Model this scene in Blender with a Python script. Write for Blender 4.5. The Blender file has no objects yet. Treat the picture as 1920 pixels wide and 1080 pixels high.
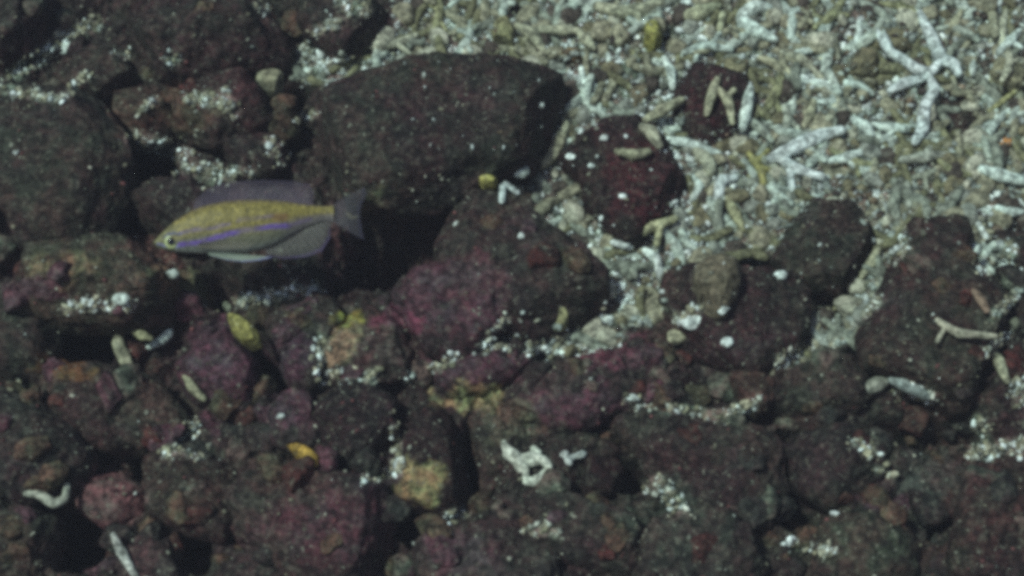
import bpy, math, random
import numpy as np
from mathutils import Vector, Matrix

# ------------------------------------------------------------------ camera, light, exposure
scene = bpy.context.scene
R = math.radians
PITCH, SLOPE, DIST, LENS = R(25), R(38), 1.6, 57.0
D = Vector((0, math.cos(PITCH), -math.sin(PITCH)))          # view direction
UP = Vector((0, math.sin(PITCH), math.cos(PITCH)))
CAM = -D * DIST
cam_data = bpy.data.cameras.new('camera'); cam = bpy.data.objects.new('camera', cam_data)
scene.collection.objects.link(cam); scene.camera = cam
cam.location = CAM; cam.rotation_euler = (math.pi/2 - PITCH, 0, 0)
cam_data.lens = LENS; cam_data.sensor_width = 36
cam_data.clip_start = 0.02; cam_data.clip_end = 60
scene.view_settings.view_transform = 'Standard'
scene.view_settings.look = 'None'
scene.view_settings.gamma = 1
scene.view_settings.exposure = 0.22
scene.cycles.filter_width = 4.5
scene.cycles.use_denoising = False
scene.cycles.max_bounces = 6
scene.cycles.transparent_max_bounces = 12

LIGHT = (Vector((1,0,0))*-0.40 + UP*0.42 - D*0.81).normalized()   # towards the light
world = bpy.data.worlds.new('World'); scene.world = world; world.use_nodes = True
wn = world.node_tree.nodes; wl = world.node_tree.links
sky = wn.new('ShaderNodeTexSky'); sky.sky_type = 'NISHITA'; sky.sun_disc = False
sky.sun_elevation = math.asin(LIGHT.z); sky.sun_rotation = math.atan2(LIGHT.x, LIGHT.y)
wl.new(sky.outputs[0], wn['Background'].inputs[0]); wn['Background'].inputs[1].default_value = 0.05
sd = bpy.data.lights.new('sun', 'SUN'); sd.energy = 3.0; sd.angle = R(5); sd.color = (0.82, 1.0, 0.92)
sun = bpy.data.objects.new('sun', sd); scene.collection.objects.link(sun)
sun.rotation_euler = LIGHT.to_track_quat('Z', 'Y').to_euler(); sun.location = LIGHT * 3

# ------------------------------------------------------------------ the frame of the slope
AU = Vector((1,0,0)); AV = Vector((0, math.cos(SLOPE), math.sin(SLOPE))); AN = Vector((0, -math.sin(SLOPE), math.cos(SLOPE)))
RS = Matrix.Rotation(SLOPE, 4, 'X')
def W(u, v, h): return AU*u + AV*v + AN*h
CU, CV, CN = CAM.dot(AU), CAM.dot(AV), CAM.dot(AN)
FPX = LENS/36*1920
def ray(px, py):
    return (AU*((px-960)/FPX) + UP*(-(py-540)/FPX) + D)
def pix(px, py, h=0.0):
    r = ray(px, py); t = (h - CN)/r.dot(AN)
    return (CU + r.dot(AU)*t, CV + r.dot(AV)*t)
def to_px(u, v, h=0.0):          # arrays
    x = u - 0; P = np.stack([np.asarray(u)+0*v, AV.y*v + AN.y*h, AV.z*v + AN.z*h], -1) - np.array(CAM)
    z = P @ np.array(D)
    return 960 + P[..., 0]/z*FPX, 540 - (P @ np.array(UP))/z*FPX
PX = DIST/FPX                    # metres per photo pixel at the slope

rng = np.random.default_rng(7); random.seed(7)
_perm = np.random.default_rng(3).permutation(256); _perm = np.concatenate([_perm]*3)
_grad = np.random.default_rng(4).normal(size=(256, 3)); _grad /= np.linalg.norm(_grad, axis=1)[:, None]
def perlin(x, y, z):
    xi, yi, zi = np.floor(x).astype(int), np.floor(y).astype(int), np.floor(z).astype(int)
    fx, fy, fz = x-xi, y-yi, z-zi
    s = lambda t: t*t*t*(t*(t*6-15)+10)
    sx, sy, sz = s(fx), s(fy), s(fz)
    xi &= 255; yi &= 255; zi &= 255
    out = 0
    for dx in (0, 1):
        for dy in (0, 1):
            for dz in (0, 1):
                g = _grad[_perm[_perm[_perm[(xi+dx) & 255] + ((yi+dy) & 255)] + ((zi+dz) & 255)]]
                d = g[..., 0]*(fx-dx) + g[..., 1]*(fy-dy) + g[..., 2]*(fz-dz)
                w = (sx if dx else 1-sx)*(sy if dy else 1-sy)*(sz if dz else 1-sz)
                out = out + w*d
    return out
def fbm(x, y, z, f, o=4, g=.55, ridge=False):
    a = 1; t = 0; n = 0
    for k in range(o):
        p = perlin(x*f + 17*k, y*f - 9*k, z*f + 5*k)
        t = t + a*((0.35-abs(p))*1.6 if ridge else p*1.5); n += a; a *= g; f *= 2.05
    return t/n

def smooth(a, b, x):
    t = np.clip((x-a)/(b-a), 0, 1); return t*t*(3-2*t)
def poly_dist(px, py, poly):     # signed distance to a polygon, positive inside
    poly = np.array(poly, float); n = len(poly)
    d = np.full(np.shape(px), 1e9); ins = np.zeros(np.shape(px), bool)
    for i in range(n):
        x0, y0 = poly[i]; x1, y1 = poly[(i+1) % n]
        ex, ey = x1-x0, y1-y0
        t = np.clip(((px-x0)*ex + (py-y0)*ey)/(ex*ex+ey*ey+1e-9), 0, 1)
        d = np.minimum(d, np.hypot(px-x0-t*ex, py-y0-t*ey))
        c = ((y0 > py) != (y1 > py)) & (px < (x1-x0)*(py-y0)/(y1-y0+1e-12) + x0)
        ins ^= c
    return np.where(ins, d, -d)
def seg_dist(px, py, x0, y0, x1, y1):
    ex, ey = x1-x0, y1-y0
    t = np.clip(((px-x0)*ex + (py-y0)*ey)/(ex*ex+ey*ey+1e-9), 0, 1)
    return np.hypot(px-x0-t*ex, py-y0-t*ey)

# ------------------------------------------------------------------ tagging and mesh helpers
def tag(o, label=None, cat=None, group=None, kind=None):
    if label: o['label'] = label
    if cat: o['category'] = cat
    if group: o['group'] = group
    if kind: o['kind'] = kind
    return o
def mesh_np(name, verts, faces, mat, col=None, smooth_=True):
    verts = np.asarray(verts, np.float32); faces = np.asarray(faces, np.int32)
    me = bpy.data.meshes.new(name)
    k = faces.shape[1]
    me.vertices.add(len(verts)); me.vertices.foreach_set('co', verts.ravel())
    me.loops.add(faces.size); me.loops.foreach_set('vertex_index', faces.ravel())
    me.polygons.add(len(faces)); me.polygons.foreach_set('loop_start', np.arange(0, faces.size, k, dtype=np.int32))
    if smooth_: me.polygons.foreach_set('use_smooth', np.ones(len(faces), bool))
    if col is not None:
        a = me.color_attributes.new('Col', 'FLOAT_COLOR', 'POINT')
        c = np.ones((len(verts), 4), np.float32); c[:, :3] = np.clip(col, 0, 1)
        a.data.foreach_set('color', c.ravel())
    me.update(); me.validate()
    if mat: me.materials.append(mat)
    return me
def place(name, me, u, v, h, parent=None, rot=None):
    o = bpy.data.objects.new(name, me); scene.collection.objects.link(o)
    if parent is None:
        o.matrix_world = Matrix.Translation(W(u, v, h)) @ RS @ (rot or Matrix())
    else:
        o.parent = parent
    return o
_ico = {}
def ico(n):
    if n not in _ico:
        import bmesh
        bm = bmesh.new(); bmesh.ops.create_icosphere(bm, subdivisions=n, radius=1)
        vs = np.array([v.co[:] for v in bm.verts]); fs = np.array([[v.index for v in f.verts] for f in bm.faces]); bm.free()
        _ico[n] = (vs, fs)
    return _ico[n]

# ------------------------------------------------------------------ materials
def nodes(name):
    m = bpy.data.materials.new(name); m.use_nodes = True
    return m, m.node_tree.nodes, m.node_tree.links, m.node_tree.nodes['Principled BSDF']
def math_n(N, L, op, a, b=None):
    n = N.new('ShaderNodeMath'); n.operation = op
    for i, x in enumerate((a, b)):
        if x is None: continue
        if isinstance(x, (int, float)): n.inputs[i].default_value = x
        else: L.new(x, n.inputs[i])
    return n.outputs[0]
def mixc(N, L, mode, f, a, b):
    n = N.new('ShaderNodeMix'); n.data_type = 'RGBA'; n.blend_type = mode
    for s, x in ((0, f), (6, a), (7, b)):
        if isinstance(x, (int, float)): n.inputs[s].default_value = x
        elif isinstance(x, tuple): n.inputs[s].default_value = (*x, 1)
        else: L.new(x, n.inputs[s])
    return n.outputs[2]
def noise_n(N, L, co, scale, detail=3, rough=.6):
    n = N.new('ShaderNodeTexNoise'); n.inputs['Scale'].default_value = scale
    n.inputs['Detail'].default_value = detail; n.inputs['Roughness'].default_value = rough
    L.new(co, n.inputs['Vector']); return n
def ramp(N, L, x, lo, hi):
    n = N.new('ShaderNodeMapRange'); n.inputs[1].default_value = lo; n.inputs[2].default_value = hi
    L.new(x, n.inputs[0]); return n.outputs[0]
def crust_material(name, mott=1.0, speck=.68, speckcol=(.26, .27, .21), bump=.5, rough=.85, speck_scale=210, fleck=.42):
    m, N, L, B = nodes(name)
    co = N.new('ShaderNodeNewGeometry').outputs['Position']
    at = N.new('ShaderNodeAttribute'); at.attribute_name = 'Col'; c = at.outputs['Color']
    n1 = noise_n(N, L, co, 38, 4, .65); n2 = noise_n(N, L, co, 120, 3, .6); n3 = noise_n(N, L, co, speck_scale, 2, .5)
    n4 = noise_n(N, L, co, 300, 2, .6); n5 = noise_n(N, L, co, 70, 3, .6)
    hue = ramp(N, L, n1.outputs[0], .40, .60)
    a = mixc(N, L, 'MULTIPLY', mott, c, (1.24, .84, .90)); b = mixc(N, L, 'MULTIPLY', mott, c, (.84, 1.03, .94))
    c = mixc(N, L, 'MIX', hue, a, b)
    br = math_n(N, L, 'ADD', math_n(N, L, 'MULTIPLY', ramp(N, L, n2.outputs[0], .34, .68), 1.25), .32)
    br2 = math_n(N, L, 'ADD', math_n(N, L, 'MULTIPLY', ramp(N, L, n4.outputs[0], .3, .7), .8), .6)
    br = math_n(N, L, 'MULTIPLY', br, br2)
    cb = N.new('ShaderNodeVectorMath'); cb.operation = 'SCALE'; L.new(c, cb.inputs[0]); L.new(br, cb.inputs['Scale'])
    c = cb.outputs[0]
    n6 = noise_n(N, L, co, 165, 3, .7)
    fl_ = math_n(N, L, 'MULTIPLY', ramp(N, L, n6.outputs[0], .57, .68), fleck)
    c = mixc(N, L, 'MIX', fl_, c, (.20, .185, .14))
    dk_ = math_n(N, L, 'MULTIPLY', ramp(N, L, n6.outputs[0], .47, .36), .75 if fleck > .2 else .3)
    c = mixc(N, L, 'MIX', dk_, c, (.010, .006, .007) if fleck > .2 else (.10, .09, .06))
    pale = math_n(N, L, 'MULTIPLY', ramp(N, L, n5.outputs[0], .60, .72), .35)
    c = mixc(N, L, 'MIX', pale, c, tuple(x*.45 for x in speckcol))
    sp = math_n(N, L, 'MULTIPLY', ramp(N, L, n3.outputs[0], speck, speck+.06), .8)
    c = mixc(N, L, 'MIX', sp, c, speckcol)
    L.new(c, B.inputs['Base Color'])
    B.inputs['Roughness'].default_value = rough; B.inputs['Specular IOR Level'].default_value = .25
    hsum = math_n(N, L, 'ADD', math_n(N, L, 'MULTIPLY', n2.outputs[0], 1.0), math_n(N, L, 'MULTIPLY', n4.outputs[0], .4))
    bp = N.new('ShaderNodeBump'); bp.inputs['Strength'].default_value = bump; bp.inputs['Distance'].default_value = .006
    L.new(hsum, bp.inputs['Height']); L.new(bp.outputs[0], B.inputs['Normal'])
    return m
M_ROCK = crust_material('encrusted_rock')
M_BED = crust_material('reef_rock', speck=.67)
M_CORAL = crust_material('dead_coral', mott=.10, speck=.70, speckcol=(.6, .62, .5), fleck=.1, bump=.35)
M_GRIT = crust_material('coral_grit', mott=.12, speck=.72, speckcol=(.7, .72, .65), fleck=.1, bump=.2, rough=.6)

# ------------------------------------------------------------------ what grows and lies where (pixel outlines laid on the slope)
GRAVEL = [(560,128),(600,95),(690,100),(740,62),(735,-150),(2300,-150),(2300,500),(1960,440),(1880,470),(1830,540),(1760,500),(1690,470),
          (1660,520),(1640,570),(1600,640),(1540,672),(1450,682),(1480,620),(1450,560),(1300,560),(1240,600),(1190,610),(1150,650),
          (1090,668),(1000,668),(960,640),(1000,610),(1120,590),(1040,440),(960,400),(860,400),(830,380),(760,300),(700,180),(620,175),(560,150)]
PATCH = [  # thin drifts of pale grit: segment and half width
 (25,140,70,110,14),(70,110,120,70,16),(120,70,180,45,14),(5,170,110,188,9),(110,188,160,145,9),(250,260,350,290,17),(350,318,470,326,14),(375,340,395,345,6),
 (128,578,250,568,11),(450,565,600,540,12),(770,712,860,668,9),(1175,750,1260,765,10),(1260,765,1360,782,9),(1360,782,1410,760,13),
 (315,850,330,830,16),(345,840,378,850,12),(360,790,365,830,9),(600,690,605,640,10),(1830,848,1925,835,14),(1835,790,1850,820,10),
 (810,985,870,960,12),(1230,905,1275,950,14),(690,895,745,880,11),(740,800,748,870,7),(1470,675,1560,640,16),(1560,640,1640,565,14),
 (560,100,640,125,14),(310,108,335,115,7),(420,180,440,215,12),(270,205,290,190,8),(1690,730,1740,742,16),(1600,830,1650,850,9),
 (1640,880,1670,890,9),(905,650,960,640,10),(1000,655,1130,640,16),(1140,580,1210,600,16),(1660,380,1690,470,20),(1850,500,1890,470,18),(700,700,600,715,9),(950,600,930,615,9),
 (590,60,640,40,11),(480,10,500,20,7),(505,262,528,305,11),(640,5,690,20,13),(566,222,590,212,9),(355,178,395,190,11),(215,100,235,108,7),
 (1862,592,1900,560,10),(1890,700,1918,745,13),(1850,662,1890,625,8),(1835,475,1905,522,13),(1480,1020,1560,1035,8),(990,990,1040,1000,9),(620,700,700,712,8),(20,720,60,735,7),(1270,600,1310,580,10)]
TINT = [   # encrusting growths: centre, radii, colour, weight
 (840,560,110,65,(.078,.042,.054),.85),(900,520,60,45,(.086,.043,.050),.75),(890,690,110,30,(.076,.040,.052),.85),(740,600,50,30,(.14,.045,.075),.7),
 (415,660,75,60,(.080,.042,.058),.9),(410,770,30,50,(.088,.044,.06),.85),(1150,660,70,35,(.12,.04,.06),.8),(60,540,60,30,(.10,.045,.06),.8),
 (205,930,70,50,(.15,.095,.09),.8),(540,660,50,50,(.07,.035,.055),.7),(520,760,60,50,(.09,.045,.065),.6),(620,980,120,70,(.08,.035,.045),.6),
 (1080,760,90,40,(.10,.045,.065),.6),(720,900,60,40,(.06,.03,.045),.5),(860,1040,80,40,(.10,.06,.07),.6),(1660,945,50,25,(.09,.035,.06),.6),
 (640,640,35,50,(.24,.22,.13),.8),(870,750,60,22,(.26,.23,.12),.9),(900,730,35,20,(.30,.26,.13),.8),(960,790,60,40,(.12,.10,.07),.7),
 (790,905,50,38,(.28,.25,.12),.9),(120,505,70,30,(.16,.13,.075),.8),(330,530,60,35,(.14,.12,.07),.8),(300,470,60,30,(.12,.06,.05),.5),
 (120,690,60,25,(.14,.08,.03),.7),(270,700,40,30,(.06,.03,.02),.5),(655,590,30,15,(.3,.28,.06),.7),(800,450,90,50,(.035,.022,.022),.6),
 (350,200,70,40,(.11,.075,.05),.7),(250,220,40,40,(.10,.06,.045),.6),(1850,930,90,80,(.050,.028,.024),.7),(1200,345,70,80,(.05,.012,.016),.7),
 (700,90,60,30,(.09,.08,.06),.4),(1340,200,50,50,(.045,.018,.02),.7),(1600,1010,110,60,(.055,.055,.038),.7),(1740,890,80,40,(.085,.08,.07),.6),
 (1240,960,90,70,(.06,.065,.05),.5),(700,660,40,30,(.10,.06,.06),.5),(1050,720,60,25,(.05,.045,.04),.6),(450,140,110,80,(.045,.02,.022),.7),
 (550,900,90,60,(.06,.045,.035),.5),(690,385,40,14,(.16,.15,.09),.6),(640,480,40,60,(.08,.04,.045),.5)]
PITS = [   # hollows: centre, radii, angle, depth in metres
 (8,480,40,22,0,.05),(285,310,55,40,10,.05),(745,470,120,66,-20,.12),(620,540,40,25,0,.03),(905,860,30,90,0,.07),(165,635,80,48,0,.09),
 (505,690,34,66,-30,.08),(60,760,120,26,35,.05),(155,1010,70,75,20,.09),(372,1025,28,50,0,.07),(1500,960,55,45,0,.05),(1040,683,60,12,5,.04),
 (1795,225,45,38,0,.05),(1800,815,70,22,15,.05),(1740,960,60,60,0,.05),(1420,500,60,20,0,.05),(280,880,35,45,0,.04),(600,900,60,30,30,.03),
 (760,980,30,60,-40,.05),(1255,62,14,22,0,.025),(1110,800,50,20,0,.02),(1440,790,70,20,0,.03),(1560,560,40,30,0,.03),(1900,470,30,50,0,.04),
 (30,60,60,25,-20,.04),(560,180,50,20,10,.03),(1345,130,25,12,0,.02),(1180,900,50,30,0,.05),(1500,850,50,40,10,.05),(1700,820,70,25,15,.05),(560,1040,40,30,0,.05),(60,880,70,30,0,.05),(420,550,40,40,0,.05),(930,650,40,10,0,.03),(980,15,20,10,0,.02),(1180,830,70,25,10,.03),(1640,660,80,30,-30,.03)]

def patch_mask(px, py):
    w = fbm(px*.02, py*.02, 0*px+5.3, 3, 3)*30; m = 0*px
    for x0, y0, x1, y1, hw in PATCH: m = np.maximum(m, smooth(hw*1.25, hw*.3, seg_dist(px+w, py-w, x0, y0, x1, y1)))
    return m
def gravel_mask(px, py, soft=10):
    w = fbm(px*.01, py*.01, 0*px+3.3, 3, 3)*28
    m = smooth(-soft, soft, poly_dist(px, py, GRAVEL) + w)
    for x0, y0, x1, y1, hw in PATCH:
        m = np.maximum(m, smooth(hw*1.35, hw*.6, seg_dist(px, py, x0, y0, x1, y1) - w*.35))
    return m
def pigments(u, v, h, base, k=1.0, own=.42):
    px, py = to_px(u, v, h)
    wx = fbm(px*.01, py*.01, 0*px, 2.2, 4)*46; wy = fbm(px*.01, py*.01, 0*px+9, 2.2, 4)*46
    c = np.array(base)[None, :]*np.ones((len(px), 1))
    if k > .5:
        f1 = smooth(-.16, .16, fbm(u, v, 0*u+11, 6, 4))[:, None]; f2 = smooth(.02, .22, fbm(u, v, 0*u+21, 11, 4))[:, None]; f3 = smooth(.10, .22, fbm(u, v, 0*u+31, 16, 4))[:, None]
        q = np.array((.044, .024, .026))*(1-f1) + np.array((.050, .043, .034))*f1
        q = q*(1-.7*f2) + np.array((.085, .070, .052))*.7*f2; q = q*(1-.6*f3) + np.array((.070, .038, .046))*.6*f3
        c = (c*own + q*(1-own))*.70
    c = c*(1 + .55*fbm(u, v, h, 14, 3))[:, None]
    for cx, cy, rx, ry, col, w in TINT:
        d = np.hypot((px+1.25*wx-cx)/rx, (py+1.25*wy-cy)/ry)
        a = (smooth(1.18, .78, d)*w*k)[:, None]
        if a.max() > 0: c = c*(1-a) + np.array(col)*a
    dr = 0*px
    for x0, y0, x1, y1, hw in PATCH: dr = np.maximum(dr, smooth(hw*1.3, hw*.5, seg_dist(px+wx*.25, py+wy*.25, x0, y0, x1, y1)))
    c = c*(1-.6*dr[:, None]) + np.array((.34, .34, .28))*.6*dr[:, None]
    return c

# ------------------------------------------------------------------ the sea bed: one sheet
def bed_height(u, v):
    px, py = to_px(u, v, 0*u)
    m = smooth(-60, 60, poly_dist(px, py, GRAVEL))
    z = 0*u
    rough = (fbm(u, v, z+1, 7, 3)*.045 + fbm(u, v, z+2, 20, 4, .6, True)*.042 + fbm(u, v, z+4, 75, 3)*.005)
    soft = fbm(u, v, z+6, 8, 3)*.016 + fbm(u, v, z+7, 40, 3, .6, True)*.012*smooth(1350, 1500, px - .3*py) + fbm(u, v, z+7, 45, 3)*.005
    h = rough*(1-m) + soft*m + .002*(1-m)
    for cx, cy, rx, ry, ang, dep in PITS:
        a = R(ang); dx, dy = px-cx, py-cy
        d = np.hypot((dx*math.cos(a)+dy*math.sin(a))/rx, (-dx*math.sin(a)+dy*math.cos(a))/ry)
        h = h - dep*smooth(1.3, .35, d + .25*fbm(px*.01, py*.01, z, 3, 3))
    return h
u0, v0 = pix(-420, 1500); u1, v1 = pix(2340, -420)
u0, u1 = -.78, .78; v0, v1 = -.52, .60
st = .0016
us = np.arange(u0, u1, st); vs_ = np.arange(v0, v1, st)
far = np.array([.05, .12, .25, .5, 1, 2, 4])
us = np.concatenate([u0-far[::-1], us, u1+far]); vs_ = np.concatenate([v0-far[::-1], vs_, v1+far])
UU, VV = np.meshgrid(us, vs_); nu, nv = len(us), len(vs_)
uf, vf = UU.ravel(), VV.ravel()
hf = bed_height(uf, vf)
idx = np.arange(nu*nv).reshape(nv, nu)
F = np.stack([idx[:-1, :-1], idx[:-1, 1:], idx[1:, 1:], idx[1:, :-1]], -1).reshape(-1, 4)
px, py = to_px(uf, vf, hf)
gm = gravel_mask(px, py)[:, None]
cb = pigments(uf, vf, hf, (.050, .040, .034))
cg = np.array((.17, .17, .135))*(1+.5*fbm(uf, vf, 0*uf, 60, 3))[:, None]
bed = place('sea_bed', mesh_np('sea_bed', np.stack([uf, vf, hf], -1), F, M_BED, cb*(1-gm)+cg*gm), 0, 0, 0)
tag(bed, kind='structure')

# ------------------------------------------------------------------ boulders and stones
def rock(name, outline, H, label, cat='rock', base=(.045, .034, .030), sub=5, top=None, e=2.6, amp=1.0, group=None, k=1.0, lift=0.0, mat=None, chop=11, own=.42):
    if mat is None and k < .5: mat = M_CORAL
    cx = sum(p[0] for p in outline)/len(outline); cy = sum(p[1] for p in outline)/len(outline)
    uc, vc = pix(cx, cy, 0); hb = float(np.mean(bed_height(np.array([uc]), np.array([vc]))))
    hb = max(hb, -.02) + lift
    if cy > 560 and k > .5: H *= .60; lift += .004
    g_ = 1.06 if chop > 8 else 1.03
    outline = [(cx+(x-cx)*g_, cy+(y-cy)*g_) for x, y in outline]
    hm = hb + H*.45
    P = np.array([pix(x, y, hm) for x, y in outline]); C = P.mean(0)
    V, Fc = ico(sub); V = V.copy()
    th = np.arctan2(V[:, 1], V[:, 0]); rho = np.hypot(V[:, 0], V[:, 1])
    # polygon radius along each bearing
    n = len(P); rad = np.zeros(720); tt = (np.arange(720)-360)*math.pi/360
    dx, dy = np.cos(tt), np.sin(tt)
    for i in range(n):
        a = P[i]-C; b = P[(i+1) % n]-C; ed = b-a
        den = dx*ed[1]-dy*ed[0]
        with np.errstate(divide='ignore', invalid='ignore'):
            r = (a[0]*ed[1]-a[1]*ed[0])/den; s = (a[0]*dy-a[1]*dx)/den
        ok = (r > 0) & (s >= -1e-6) & (s <= 1+1e-6); rad = np.where(ok, np.maximum(rad, r), rad)
    ker = np.exp(-np.linspace(-2, 2, 25)**2); ker /= ker.sum()
    rad = np.convolve(np.concatenate([rad[-12:], rad, rad[:12]]), ker, 'valid')
    rr = np.interp(th, tt, rad, period=2*math.pi)
    f = (rho**e + np.abs(V[:, 2])**e)**(-1/e)
    x = np.cos(th)*rho*f*rr; y = np.sin(th)*rho*f*rr
    size = float(rad.mean()); low = max(H*.9, .02)
    zz = V[:, 2]*f; z = np.where(zz > 0, zz*H*.55, zz*low)
    X = np.stack([x, y, z], -1)
    gr = np.random.default_rng(int(abs(cx*7+cy*13)) + 5)
    for _ in range(chop):
        q = gr.normal(size=3)*np.array([1, 1, .8]); q[2] = abs(q[2]); q /= np.linalg.norm(q)
        dd = X @ q; lim = dd.max()*gr.uniform(.62, .9); X = X - np.maximum(0, dd-lim)[:, None]*q*.92
    nrm = V*np.array([1/size, 1/size, 1/max(H*.55, .01)]); nrm /= np.linalg.norm(nrm, axis=1)[:, None]
    sx, sy, sz = x+C[0], y+C[1], z+hm
    dsp = (fbm(sx, sy, sz, .6/size, 3)*.22*size + fbm(sx, sy, sz, 13, 3, .6, True)*min(.020, .3*size) + fbm(sx, sy, sz, 34, 4, .6, True)*min(.009, .2*size) + fbm(sx, sy, sz, 110, 3)*.003)*amp
    dsp = np.clip(dsp, -.35*size, .3*size)
    X = X + nrm*dsp[:, None]*np.array([.7, .7, 1])
    col = pigments(X[:, 0]+C[0], X[:, 1]+C[1], X[:, 2]+hm, base, k, own)
    me = mesh_np(name, X - np.array([0, 0, hb-hm]), Fc, mat or M_ROCK, col)
    o = place(name, me, C[0], C[1], hb)
    return tag(o, label, cat, group)

DK = (.038, .026, .024); GR = (.040, .038, .030); MR = (.040, .022, .022); BR = (.085, .065, .045); PU = (.085, .045, .058); GY = (.075, .072, .06)
rock('boulder', [(560,300),(565,225),(610,185),(650,155),(700,128),(760,120),(850,122),(960,128),(1030,132),(1065,150),(1083,185),(1075,220),(1040,262),(1000,295),(940,325),(880,350),(820,378),(760,380),(690,375),(640,365),(600,345)],
     .068, 'large dark flat-topped boulder above and right of the fish, beside the coral gravel', 'boulder', GR, 6, e=3.2, amp=.7, lift=.012, chop=5)
rock('boulder', [(850,400),(885,355),(950,338),(1010,338),(1045,365),(1068,410),(1092,460),(1116,510),(1122,560),(1110,600),(1040,620),(960,640),(900,600),(860,540),(830,470)],
     .060, 'dark rounded boulder right of centre, directly below the large flat-topped boulder', 'boulder', DK, 6, e=2.8, amp=.8)
rock('boulder', [(-60,200),(0,192),(60,195),(150,195),(195,215),(222,250),(243,295),(245,340),(230,395),(205,430),(150,462),(60,468),(-60,460)],
     .080, 'big round dark brown boulder cut by the left edge, left of the fish', 'boulder', GR, 6, e=2.8, amp=.7, chop=5)
rock('rock', [(1040,262),(1115,240),(1205,232),(1245,268),(1258,330),(1290,372),(1272,410),(1220,405),(1192,440),(1165,452),(1130,425),(1112,380),(1090,335),(1060,310)],
     .026, 'jagged dark maroon rock lying in the gravel right of the big flat-topped boulder', 'rock', MR, 6, amp=1.3, own=.7, e=3.6, chop=5)
rock('rock', [(1452,480),(1458,440),(1482,395),(1535,368),(1600,350),(1640,362),(1650,420),(1645,480),(1610,545),(1580,575),(1530,560),(1490,520)],
     .030, 'angular dark green rock with straight upper edge set in the gravel at right', 'rock', (.034,.036,.026), 6, e=3.6, amp=.7)
rock('rock', [(1272,165),(1300,130),(1350,125),(1392,150),(1395,205),(1385,262),(1340,272),(1290,255),(1268,210)],
     .016, 'dark maroon rock patch under a tan forked coral in the upper gravel', 'rock', MR, 5, amp=1.9, own=.7)
rock('rock', [(1690,480),(1700,430),(1745,375),(1815,352),(1822,420),(1800,480),(1830,530),(1890,560),(1895,640),(1880,720),(1850,770),(1800,800),(1745,755),(1690,705),(1630,680),(1610,620),(1655,545)],
     .060, 'big dark brown slab sloping down the right side below the gravel', 'rock', (.045,.036,.028), 6, e=3, amp=1)
rock('rock', [(1725,225),(1750,192),(1810,186),(1845,220),(1840,268),(1780,292),(1735,270)], .016, 'small dark red stone below the large white branching coral', 'stone', (.045,.022,.020), 5, amp=1.3)
rock('rock', [(1225,605),(1255,552),(1272,515),(1305,490),(1340,485),(1410,492),(1470,505),(1492,560),(1500,612),(1462,660),(1400,690),(1330,690),(1285,660),(1240,640)],
     .055, 'lumpy dark maroon rock at the foot of the bright gravel', 'rock', MR, 6, amp=1.3)
rock('rock', [(1318,480),(1350,468),(1382,490),(1380,540),(1360,580),(1325,575),(1310,530)], .03, 'brown knobbly lump on top of the lumpy maroon rock', 'rock', (.15,.125,.085), 5, lift=.052, k=.3, amp=1.4)
rock('rock', [(1865,440),(1960,410),(1980,540),(1900,560),(1870,510)], .04, 'dark red rock at the right edge below the gravel', 'rock', MR, 5)
# upper left
rock('rock', [(125,140),(160,105),(210,92),(252,112),(245,155),(200,182),(135,188)], .045, 'dark red-brown rock between pale grit streaks in the upper left', 'rock', MR, 5)
rock('rock', [(185,40),(240,-20),(420,-40),(540,10),(570,80),(500,125),(390,145),(290,140),(235,105)], .055, 'wide dark maroon rock mass along the top left edge', 'rock', (.042,.024,.026), 6, amp=1.3)
rock('rock', [(-60,-60),(60,-40),(95,20),(60,75),(-50,140)], .05, 'dark rock filling the top left corner', 'rock', DK, 5)
rock('rock', [(325,160),(400,140),(470,160),(495,215),(460,262),(390,268),(330,240),(305,200)], .04, 'brown mottled rock left of the olive stone near the top', 'rock', (.085,.06,.045), 5, amp=1.4)
rock('rock', [(215,190),(270,172),(325,195),(335,238),(270,255),(220,232)], .035, 'reddish brown rock just above the pale grit patch beside the big left boulder', 'rock', (.10,.06,.045), 5, amp=1.2)
rock('rock', [(575,-40),(690,-40),(745,30),(710,88),(630,95),(570,60)], .03, 'dark rock with pale grains at the top, left of the coral gravel', 'rock', (.05,.04,.035), 5, amp=1.5)
rock('rock', [(370,270),(440,255),(530,270),(560,310),(540,335),(470,322),(400,305)], .03, 'dark low rock above the pale strip over the fish', 'rock', DK, 5, amp=1.2)
rock('rock', [(250,345),(300,320),(350,340),(395,385),(370,440),(300,450),(255,410)], .045, 'dark rock directly above the head of the fish', 'rock', (.045,.03,.03), 5, amp=1.2)
rock('stone', [(495,250),(500,205),(530,185),(560,205),(562,245),(530,262)], .03, 'brown smooth stone left of the large flat-topped boulder', 'stone', (.13,.10,.055), 4, amp=.6, lift=.01)
rock('stone', [(482,165),(485,135),(510,128),(530,142),(528,162),(505,172)], .016, 'pale olive stone above the brown smooth stone', 'stone', (.30,.29,.19), 4, amp=.6, lift=.02, k=.2)
rock('stone', [(432,195),(445,175),(468,172),(475,188),(450,204)], .012, 'small olive stone left of the brown smooth stone', 'stone', (.24,.22,.10), 4, amp=.5, lift=.02, k=.2)
rock('rock', [(560,200),(600,170),(650,150),(640,200),(590,260)], .02, 'dark rubble against the upper left flank of the large flat-topped boulder', 'rock', (.06,.045,.04), 4)
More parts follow.
